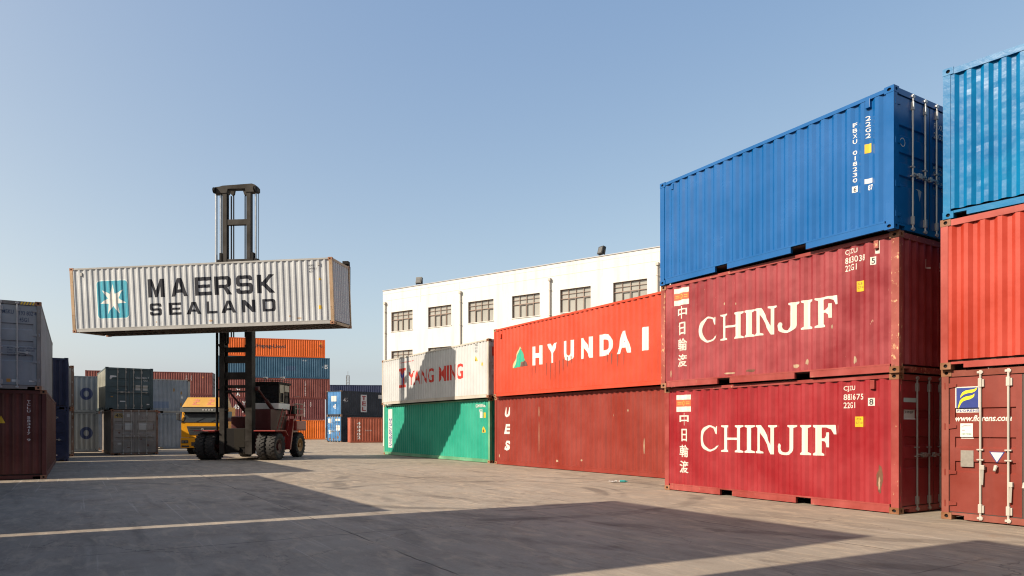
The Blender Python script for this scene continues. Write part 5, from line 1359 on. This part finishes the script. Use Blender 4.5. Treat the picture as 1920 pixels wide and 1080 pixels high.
def lift_truck():
    root = empty("container_lift_truck", (-13.42, 34.05, 0.0), (0, 0, rad(-5.15)))
    tag(root, "red container lift truck with tall raised mast, holding up the light grey container", "lift truck")
    # fixed mast: two channels
    for x0, x1 in ((-0.84, -0.59), (0.47, 0.80)):
        c = MB(); w = 0.055
        out, inn = (x0, x1) if x0 < 0 else (x1, x0)
        s = 1 if out < inn else -1
        lo, hi = sorted((out, out + s * w)); c.box(lo, hi, 0.0, 0.40, 0.30, 7.7)
        lo, hi = sorted((out + s * w, inn)); c.box(lo, hi, 0.0, 0.06, 0.30, 7.7); c.box(lo, hi, 0.34, 0.40, 0.30, 7.7)
        for z in (0.9, 2.4, 3.9, 5.5): c.box(min(out, inn) - 0.012, max(out, inn) + 0.012, -0.015, 0.41, z, z + 0.10)
        c.build("mast_column", M_MAST, root)
    for z0, z1, y0, y1 in ((5.27, 5.50, 0.10, 0.36), (4.74, 5.06, 0.06, 0.36), (3.94, 4.28, 0.08, 0.38), (3.52, 3.66, 0.1, 0.36), (3.30, 3.38, 0.12, 0.34), (7.45, 7.69, 0.10, 0.38)):
        cb = MB(); cb.cbox(-0.588, 0.468, y0, y1, z0, z1, 0.015)
        cb.build("cross_beam", M_MAST, root)
    # raised inner mast
    for x0, x1 in ((-0.73, -0.51), (0.49, 0.70)):
        c = MB()
        out, inn = (x0, x1) if x0 < 0 else (x1, x0); s = 1 if out < inn else -1
        lo, hi = sorted((out, out + s * 0.10)); c.box(lo, hi, 0.075, 0.325, 5.7, 13.03)
        lo, hi = sorted((out + s * 0.10, inn)); c.box(lo, hi, 0.075, 0.135, 5.7, 13.03); c.box(lo, hi, 0.27, 0.325, 5.7, 13.03)
        c.build("inner_mast", M_MAST, root)
    tb = MB()
    tb.prism([(-1.12, 13.02), (-1.18, 13.07), (-1.18, 13.25), (-1.12, 13.31), (-0.85, 13.34), (-0.70, 13.38), (0.78, 13.44), (0.94, 13.38), (1.04, 13.26), (1.04, 13.08), (0.98, 13.05), (0.72, 13.04), (0.47, 13.04), (0.44, 13.21), (-0.44, 13.22), (-0.50, 13.02)], 'y', 0.04, 0.40)
    for z0, z1 in ((11.47, 11.74), (9.62, 9.80)):
        xb = MB(); xb.cbox(-0.508, 0.488, 0.10, 0.30, z0, z1, 0.012); xb.build("cross_beam", M_MAST, root)
    tb.prism([(-0.43, 13.225), (-0.12, 13.225), (-0.17, 12.98), (-0.24, 12.90), (-0.32, 12.98)], 'y', 0.12, 0.26); tb.prism([(0.26, 13.22), (0.45, 13.22), (0.45, 12.96), (0.38, 12.90)], 'y', 0.12, 0.26)
    tb.build("mast_head", M_MAST, root)
    for x, y in ((-1.08, 0.02), (0.98, 0.02), (-0.95, 0.36)):
        p = MB(); p.lathe([(-0.05, 0.03), (-0.05, 0.15), (-0.02, 0.12), (0.02, 0.12), (0.05, 0.15), (0.05, 0.03)], (x, y, 13.15), 'x', 20)
        p.build("pulley", M_GREASE, root)
    for x, y, r, z0, z1, m in ((-1.11, 0.22, 0.060, 8.9, 13.03, M_CHROME), (0.90, 0.22, 0.045, 8.9, 13.0, M_CHROME), (-0.88, 0.22, 0.05, 8.9, 13.0, M_CHROME)):
        p = MB(); p.tube((x, y, z0), (x, y, z1), r, n=14); p.build("lift_ram", m, root)
    for x, y, r, z0, z1 in ((-1.09, 0.26, 0.062, 0.8, 8.9),):
        p = MB(); p.tube((x, y, z0), (x, y, z1), r, n=14)
        for z in (1.2, 3.4, 5.6, 7.4): p.box(min(x, 0.84 * (1 if x > 0 else -1)), max(x, 0.84 * (1 if x > 0 else -1)), y - 0.05, y + 0.05, z, z + 0.08)
        p.build("lift_cylinder", M_GREASE, root)
    for x, y, r in ((-0.33, 0.2, 0.035), (-0.21, 0.2, 0.032), (0.37, 0.2, 0.030)):
        p = MB(); p.tube((x, y, 6.0), (x, y, 12.9), r, n=8); p.build("lift_chain", M_GREASE, root)
    for x, y in ((-1.18, 0.34), (-1.15, 0.40), (-0.79, 0.36), (0.99, 0.34), (0.86, 0.40)):
        p = MB(); p.tube((x, y, 7.5), (x, y, 13.1), 0.016, n=6); p.build("hose", M_HOSE, root)
    br = MB(); br.cbox(-0.98, -0.70, 0.05, 0.36, 9.60, 9.78, 0.01); br.cbox(0.70, 1.05, 0.05, 0.36, 9.60, 9.80, 0.01); br.cbox(-0.86, -0.74, 0.03, 0.38, 9.70, 10.1, 0.01); br.cbox(0.76, 0.86, 0.03, 0.38, 9.70, 10.1, 0.01)
    br.build("mast_bracket", M_GREASE, root)
    # carriage and side spreader
    cg = MB(); cg.cbox(-0.95, 0.95, -0.16, -0.02, 6.9, 9.0, 0.02); cg.box(-0.8, -0.6, -0.02, 0.03, 7.0, 8.8); cg.box(0.6, 0.8, -0.02, 0.03, 7.0, 8.8)
    cg.build("carriage", M_GREASE, root)
    sp = MB()
    ang = rad(1.19)
    def tz(x): return (x + 6.2) * math.tan(ang)
    sp.bar((-6.0, -0.30, 8.55 + tz(-6.0)), (5.7, -0.30, 8.55 + tz(5.7)), 0.22, 0.42)
    sp.bar((-6.0, -0.30, 7.6 + tz(-6.0)), (5.7, -0.30, 7.6 + tz(5.7)), 0.16, 0.22)
    for x in (-6.02, 5.70):
        sp.bar((x, -0.28, 6.6 + tz(x)), (x, -0.28, 8.98 + tz(x)), 0.20, 0.14, (1, 0, 0))
        sp.bar((x, -0.28, 8.98 + tz(x)), (x, -0.62, 9.0 + tz(x)), 0.16, 0.16)
        sp.cbox(x - 0.14, x + 0.14, -0.74, -0.46, 8.99 + tz(x), 9.14 + tz(x), 0.015)
    for x in (-4, -2, 2, 4): sp.bar((x, -0.30, 7.6 + tz(x)), (x, -0.30, 8.5 + tz(x)), 0.12, 0.12, (1, 0, 0))
    sp.build("spreader", M_GREASE, root)
    # tilt rams
    for p, q in (((0.92, 0.38, 3.50), (1.22, 2.25, 2.02)), ((-0.52, 0.38, 3.35), (-0.20, 2.25, 1.95))):
        t = MB(); p, q = Vector(p), Vector(q); mid = p.lerp(q, 0.38)
        t.tube(p, mid, 0.05, n=10); t.tube(mid, q, 0.095, n=12); t.tube(p + Vector((-0.08, 0, 0)), p + Vector((0.08, 0, 0)), 0.10, n=12)
        t.build("tilt_ram", M_LRED2, root)
    # chassis
    ch = MB()
    for x in (-0.92, 0.80):
        ch.prism([(0.35, 0.42), (4.4, 0.42), (4.4, 1.30), (2.6, 1.36), (0.35, 1.30)], 'x', x, x + 0.12)
    ch.box(-0.80, 0.80, 0.50, 4.4, 0.50, 0.62)
    fr = MB(); fr.cbox(-0.586, 0.466, 0.06, 0.42, 0.36, 1.55, 0.02); fr.build("front_frame", M_GREASE, root)
    ch.tube((-2.0, 0.45, 0.65), (2.0, 0.45, 0.65), 0.17, n=14)
    ch.tube((-1.4, 4.0, 0.65), (1.4, 4.0, 0.65), 0.14, n=14)
    ch.build("chassis", M_LRED2, root)
    ap = MB(); ap.cbox(-0.10, 0.44, 0.02, 0.056, 0.62, 1.52, 0.008); ap.tube((0.08, -0.03, 0.55), (0.08, 0.06, 0.55), 0.12, n=14)
    ap.build("front_plate", plain('olive_grey_plate', (0.026, 0.022, 0.017), 0.7, spec=0.1), root)
    hd = MB(); hd.cbox(-0.92, 0.62, 1.3, 4.3, 1.37, 2.15, 0.06); hd.cbox(0.10, 1.30, 1.0, 2.9, 1.37, 2.5, 0.03)
    for i in range(6): hd.box(0.24, 1.18, 0.985, 0.999, 1.55 + i * 0.14, 1.62 + i * 0.14)
    hd.build("engine_hood", M_LRED2, root)
    cw = MB(); cw.prism([(3.3, 0.55), (4.55, 0.55), (4.85, 0.8), (4.9, 1.5), (4.7, 1.95), (3.6, 2.0)], 'x', -1.12, 1.12)
    cw.cbox(1.121, 1.72, 3.25, 4.65, 1.42, 1.95, 0.08)
    cw.cbox(-1.72, -1.121, 3.25, 4.65, 1.42, 1.95, 0.08)
    cw.build("counterweight", M_LRED, root)
    for s in (-1, 1):
        fd_ = MB()
        a0, a1 = sorted((s * 0.98, s * 2.06))
        fd_.cbox(a0, a1, -0.18, 1.10, 1.40, 1.455, 0.015)
        b0, b1 = sorted((s * 0.94, s * 2.04))
        fd_.prism([(1.11, 1.40), (1.11, 1.455), (1.42, 1.20), (1.42, 1.14)], 'x', b0, b1)
        fd_.build("fender", M_LRED, root)
    sf = MB()
    sf.prism([(1.45, 1.30), (1.45, 0.62), (1.7, 0.42), (2.75, 0.42), (3.05, 0.50), (3.30, 1.95), (3.05, 1.95), (2.75, 1.32)], 'x', 1.26, 1.36)
    sf.prism([(2.62, 0.44), (2.76, 0.44), (3.26, 2.05), (3.10, 2.05)], 'x', 1.37, 1.62)
    sf.prism([(1.45, 1.30), (1.45, 0.62), (1.7, 0.42), (2.75, 0.42), (3.05, 0.50), (3.30, 1.95), (3.05, 1.95), (2.75, 1.32)], 'x', -1.36, -1.26)
    sf.build("side_frame", M_LRED, root)
    stk = MB(); stk.box(1.361, 1.368, 1.95, 2.5, 0.95, 1.26); stk.build("notice_plate", plain('blue_grey_notice', (0.20, 0.24, 0.30), 0.5), root)
    stk = MB(); stk.box(1.361, 1.369, 2.0, 2.5, 0.55, 0.90); stk.build("notice_plate", plain('pale_notice', (0.60, 0.58, 0.50), 0.5), root)
    for s in (-1, 1):
        tyre(root, s * 1.80, 0.45, 0.67, 0.46, M_HUB, outer=s); tyre(root, s * 1.29, 0.45, 0.67, 0.44, M_HUB, outer=s)
        tyre(root, s * 1.44, 4.0, 0.66, 0.44, M_HUBY, outer=s)
    # cab
    x0, x1, y0, y1, z0, z1 = 0.10, 1.40, 1.72, 3.10, 2.53, 3.86
    cab = MB()
    cab.cbox(x0 - 0.06, x1 + 0.06, y0 - 0.14, y1 + 0.06, z1 - 0.06, z1 + 0.05, 0.02)          # roof
    for px, py in ((x0, y0), (x1 - 0.07, y0), (x0, y1 - 0.07), (x1 - 0.07, y1 - 0.07)):
        cab.box(px, px + 0.07, py, py + 0.07, z0 + 0.31, z1 - 0.061)
    cab.box(x1 - 0.05, x1 - 0.002, y0 + 0.60, y0 + 0.66, z0 + 0.31, z1 - 0.061)
    cab.box(x0 + 0.07, x1 - 0.07, y0 + 0.01, y0 + 0.05, z0 + 0.76, z0 + 0.80)
    cab.box(x0 + 0.07, x1 - 0.07, y0 + 0.01, y0 + 0.05, z0 + 0.53, z0 + 0.555)
    cab.box(x0, x1, y0, y1, z0 - 0.05, z0 - 0.001)
    cabo = cab.build("cab", M_GREASE, root)
    lp = MB(); lp.cbox(x0 - 0.004, x1 + 0.004, y0 - 0.006, y1 + 0.004, z0, z0 + 0.30, 0.015); lp.build("cab_skirt", M_CABW, root)
    dr = MB()
    dr.box(x1 + 0.002, x1 + 0.02, y0 + 0.10, y0 + 0.14, z0 + 0.32, z1 - 0.08); dr.box(x1 + 0.002, x1 + 0.02, y0 + 0.55, y0 + 0.59, z0 + 0.32, z1 - 0.08)
    dr.box(x1 + 0.002, x1 + 0.02, y0 + 0.14, y0 + 0.55, z1 - 0.50, z1 - 0.08); dr.box(x1 + 0.002, x1 + 0.02, y0 + 0.14, y0 + 0.55, z0 + 0.32, z0 + 0.36)
    dr.box(x1 + 0.002, x1 + 0.02, y0 + 0.70, y1 - 0.12, z1 - 0.42, z1 - 0.10)
    dr.build("cab_door", M_CABB, root)
    g = MB(); g.box(x0 + 0.07, x1 - 0.07, y0 + 0.02, y0 + 0.03, z0 + 0.30, z1 - 0.06); g.box(x1 - 0.04, x1 - 0.03, y0 + 0.07, y1 - 0.07, z0 + 0.30, z1 - 0.06)
    g.box(x0 + 0.03, x0 + 0.04, y0 + 0.07, y1 - 0.07, z0 + 0.30, z1 - 0.06); g.box(x0 + 0.07, x1 - 0.07, y1 - 0.03, y1 - 0.02, z0 + 0.30, z1 - 0.06)
    g.build("cab_glazing", M_CABG, root)
    st = MB(); st.cbox(0.45, 1.0, 2.35, 2.85, 2.85, 3.0, 0.04); st.cbox(0.45, 1.0, 2.78, 2.92, 3.0, 3.55, 0.04); st.tube((0.7, 1.9, 2.85), (0.7, 2.05, 3.15), 0.03); st.build("seat", M_GREASE, root)
    for bx, by, r in ((0.42, 1.72, 0.035), (1.0, 1.9, 0.075)):
        b = MB(); b.lathe([(0, 0), (0, r), (0.12, r * 0.92), (0.16, r * 0.5), (0.17, 0)], (bx, by, z1 + 0.06), 'z', 14); b.tube((bx, by, z1 + 0.03), (bx, by, z1 + 0.08), r * 1.15, n=12)
        b.build("beacon", M_BEACON, root)
    for lx in (0.62, 1.52):
        l = MB(); l.tube((lx - 0.1, 2.0, z1 + 0.03), (lx, 1.9, z1 + 0.26), 0.018, n=6)
        l.prism([(1.78, z1 + 0.24), (1.98, z1 + 0.22), (1.98, z1 + 0.33), (1.80, z1 + 0.31)], 'x', lx - 0.08, lx + 0.10)
        l.build("work_lamp", M_CABW, root)
    rr = MB(); rr.path([(x0, y0 - 0.1, z1 + 0.14), (x1 + 0.1, y0 - 0.1, z1 + 0.12), (x1 + 0.1, y1, z1 + 0.12)], 0.016); rr.path([(x0, y0 - 0.1, z1 + 0.04), (x0, y0 - 0.1, z1 + 0.14)], 0.016); rr.path([(x1 + 0.1, y0 - 0.1, z1 + 0.02), (x1 + 0.1, y0 - 0.1, z1 + 0.12)], 0.016)
    rr.build("roof_rail", M_LRED2, root)
    # ladder, platform, handrails
    ld = MB()
    for dy in (0.0, 0.42):
        ld.tube((1.52, 1.25 + dy, 1.46), (1.52, 1.95 + dy, 2.55), 0.022, n=8)
    for i in range(4):
        f = 0.12 + 0.25 * i
        ld.box(1.47, 1.57, 1.25 + 0.7 * f, 1.67 + 0.7 * f, 1.46 + 1.09 * f, 1.48 + 1.09 * f)
    ld.build("ladder", M_LRED, root)
    hr = MB(); hr.tube((1.60, 2.35, 1.45), (1.60, 2.85, 2.60), 0.022, n=8); hr.path([(1.60, 2.85, 2.60), (1.60, 3.2, 3.25), (1.60, 4.1, 3.22)], 0.020)
    hr.build("handrail", M_LRED, root)
    pf = MB(); pf.cbox(0.95, 1.68, 3.22, 4.40, 2.20, 2.30, 0.01); pf.box(1.02, 1.10, 3.4, 3.5, 1.9, 2.2); pf.box(1.50, 1.58, 3.4, 3.5, 1.9, 2.2); pf.box(1.50, 1.58, 4.2, 4.3, 1.9, 2.2)
    pf.build("platform", M_LRED, root)
    rl = MB()
    pts = [(1.64, 3.26), (1.64, 3.85), (1.64, 4.36), (1.0, 4.36)]
    for px, py in pts: rl.tube((px, py, 2.30), (px, py, 2.85), 0.018, n=8)
    for zz in (2.58, 2.85): rl.path([(px, py, zz) for px, py in pts], 0.016)
    rl.build("platform_rail", M_CABB, root)
    bx = MB(); bx.cbox(1.15, 1.45, 3.5, 4.0, 2.30, 2.75, 0.02); bx.build("battery_box", M_GREASE, root)
    ex = MB(); ex.tube((-0.6, 3.6, 2.1), (-0.6, 3.6, 3.3), 0.07, n=12); ex.tube((-0.6, 3.6, 3.3), (-0.6, 3.75, 3.45), 0.07, n=12); ex.build("exhaust_pipe", M_GALV, root)
lift_truck()

# ------------------------------------------------------------------ yellow truck
def yellow_truck():
    root = empty("yellow_truck", (-18.27, 41.4, 0.0), (0, 0, rad(4)))
    tag(root, "yellow truck with sloping roof fairing, parked half hidden behind the lift truck", "truck")
    Y = paint('truck_yellow_paint', (0.90, 0.40, 0.008), rust=0.02, streak=0.12, fade=0.1, rough=0.35, bump=0.05)
    F = paint('truck_orange_yellow_paint', (0.76, 0.42, 0.09), rust=0.02, streak=0.12, fade=0.1, rough=0.4, bump=0.05)
    K = plain('truck_black_plastic', (0.03, 0.032, 0.036), 0.5)
    GL = glass_mat('windscreen_glass', (0.05, 0.06, 0.07), 0.35)
    LAMP = plain('headlamp_glass', (0.20, 0.19, 0.16), 0.15, 0.2)
    b = MB()
    W = 1.24
    # cab shell, side profile swept across
    b.prism([(0.0, 1.02), (0.02, 1.88), (0.16, 2.54), (0.22, 2.78), (2.0, 2.82), (2.0, 1.02)], 'x', -W, W)
    co = b.build("cab", Y, root)
    bp = MB(); bp.cbox(-W - 0.01, W + 0.01, -0.10, 0.55, 0.38, 1.0, 0.05); bp.build("bumper", Y, root)
    lo = MB(); lo.cbox(-0.62, 0.62, -0.115, -0.08, 0.50, 0.72, 0.01); lo.cbox(-W + 0.06, -W + 0.5, -0.112, -0.085, 0.43, 0.53, 0.01); lo.cbox(W - 0.5, W - 0.06, -0.112, -0.085, 0.43, 0.53, 0.01); lo.build("lower_grille", K, root)
    gr = MB(); gr.prism([(-0.92, 1.66), (0.92, 1.66), (0.76, 1.16), (-0.76, 1.16)], 'y', -0.035, -0.002)
    for i in range(4): gr.box(-0.76, 0.76, -0.05, -0.036, 1.22 + i * 0.105, 1.255 + i * 0.105)
    gr.build("grille", K, root)
    em = MB(); em.lathe([(0, 0.055), (0, 0.085), (0.02, 0.085), (0.02, 0.055)], (0, -0.075, 1.46), 'y', 20); em.bar((-0.06, -0.065, 1.46), (0.06, -0.065, 1.46), 0.01, 0.02); em.build("badge", M_GALV, root)
    ws = MB(); ws.add([(-1.10, 0.012, 1.93), (1.10, 0.012, 1.93), (1.04, 0.130, 2.50), (-1.04, 0.130, 2.50)], [(0, 1, 2, 3)]); ws.add([(-1.10, 0.005, 1.92), (1.10, 0.005, 1.92), (1.04, 0.14, 2.51), (-1.04, 0.14, 2.51)], [(0, 1, 2, 3)])
    ws.prism([(0.010, 1.93), (-0.004, 1.93), (0.118, 2.50), (0.135, 2.50)], 'x', -1.08, 1.08)
    ws.build("windscreen", GL, root)
    dk = MB(); dk.prism([(0.022, 1.89), (-0.008, 1.89), (-0.006, 1.95), (0.02, 1.95)], 'x', -1.2, 1.2)
    for s in (-0.35, 0.5): dk.bar((s, -0.02, 1.93), (s + 0.5, 0.045, 2.18), 0.025, 0.02)
    dk.build("wiper", K, root)
    vs = MB(); vs.prism([(-0.16, 2.50), (-0.10, 2.74), (0.20, 2.80), (0.20, 2.56)], 'x', -W - 0.01, W + 0.01); vs.build("sun_visor", plain('visor_grey', (0.055, 0.06, 0.055), 0.4), root)
    lt = MB()
    for i in range(4): lt.box(0.02 + i * 0.17, 0.12 + i * 0.17, -0.152, -0.13, 2.60, 2.64)
    lt.build("visor_lettering", M_CABW, root)
    fa = MB()
    vsx = [(-1.20, 0.0, 2.80), (1.20, 0.0, 2.80), (1.20, 1.5, 2.80), (-1.20, 1.5, 2.80), (-1.02, 0.42, 3.38), (1.02, 0.42, 3.38), (1.02, 1.4, 3.42), (-1.02, 1.4, 3.42)]
    fa.add(vsx, [(3, 2, 1, 0), (4, 5, 6, 7), (0, 1, 5, 4), (1, 2, 6, 5), (2, 3, 7, 6), (3, 0, 4, 7)]); fa.build("roof_fairing", F, root)
    D_F = plain('faded_pink_print', (0.70, 0.22, 0.12), 0.5)
    for cx in (-0.45, 0.40):                                       # faded characters on the fairing
        ch = MB()
        def fp(x, t): return (x, 0.42 * t - 0.006, 2.80 + 0.58 * t + 0.003)
        for (xa, ta, xb, tb) in ((-0.18, 0.75, 0.18, 0.75), (-0.02, 0.85, -0.02, 0.25), (-0.18, 0.52, 0.2, 0.56), (-0.2, 0.25, 0.2, 0.25), (0.14, 0.7, -0.16, 0.3)):
            p, q = Vector(fp(cx + xa, ta)), Vector(fp(cx + xb, tb)); ch.bar(p, q, 0.05, 0.004, (0, -0.81, 0.59))
        ch.build("fairing_print", D_F, root)
    for s in (-1, 1):
        h = MB(); a, c = sorted((s * (W - 0.05), s * (W - 0.44))); h.cbox(a, c, -0.125, -0.09, 0.66, 0.84, 0.015); ho = h.build("headlight", K, root)
        l = MB(); l.cbox(a + 0.03, a + 0.17, -0.135, -0.124, 0.69, 0.81, 0.01); l.cbox(c - 0.17, c - 0.03, -0.135, -0.124, 0.69, 0.81, 0.01); l.build("lens", LAMP, ho)
        mr = MB(); mr.cbox(*sorted((s * (W + 0.06), s * (W + 0.24))), -0.12, -0.04, 2.02, 2.42, 0.03); mr.tube((s * W, 0.1, 2.46), (s * (W + 0.15), -0.08, 2.44), 0.018); mr.tube((s * W, 0.05, 1.98), (s * (W + 0.15), -0.08, 2.02), 0.018)
        mr.build("mirror", K, root)
        mk = MB(); mk.cbox(*sorted((s * (W - 0.02), s * (W + 0.03))), -0.04, 0.02, 2.50, 2.56, 0.01); mk.build("marker_lamp", M_CABW, root)
        dw = MB(); dw.box(*sorted((s * (W + 0.001), s * (W + 0.008))), 0.45, 1.35, 1.95, 2.55); dw.build("side_window", GL, root)
        sk = MB(); sk.cbox(*sorted((s * (W - 0.36), s * (W))), 0.6, 0.75, 0.42, 1.0, 0.02); sk.build("step", K, root)
    fr = MB()
    for x in (-0.45, 0.33): fr.box(x, x + 0.12, 0.3, 7.2, 0.72, 0.98)
    for y in (0.8, 2.6, 4.4, 6.9): fr.box(-0.33, 0.33, y, y + 0.15, 0.74, 0.96)
    fr.tube((-1.1, 1.1, 0.5), (1.1, 1.1, 0.5), 0.08); fr.tube((-1.1, 4.7, 0.5), (1.1, 4.7, 0.5), 0.08); fr.tube((-1.1, 6.0, 0.5), (1.1, 6.0, 0.5), 0.08)
    fr.build("chassis", K, root)
    ft = MB(); ft.lathe([(0, 0), (0, 0.5), (0.06, 0.5), (0.06, 0)], (0, 5.3, 1.0), 'z', 20); ft.build("fifth_wheel", K, root)
    for s in (-1, 1):
        tyre(root, s * 1.02, 1.1, 0.50, 0.32, M_GALV, outer=s)
        for y in (4.7, 6.0):
            tyre(root, s * 1.06, y, 0.50, 0.29, M_GALV, outer=s); tyre(root, s * 0.73, y, 0.50, 0.29, M_GALV, outer=s)
        tk = MB(); tk.lathe([(0, 0), (0, 0.30), (1.2, 0.30), (1.2, 0)], (s * 0.85, 2.4, 0.72), 'y', 18); tk.build("fuel_tank", M_GALV, root)
yellow_truck()
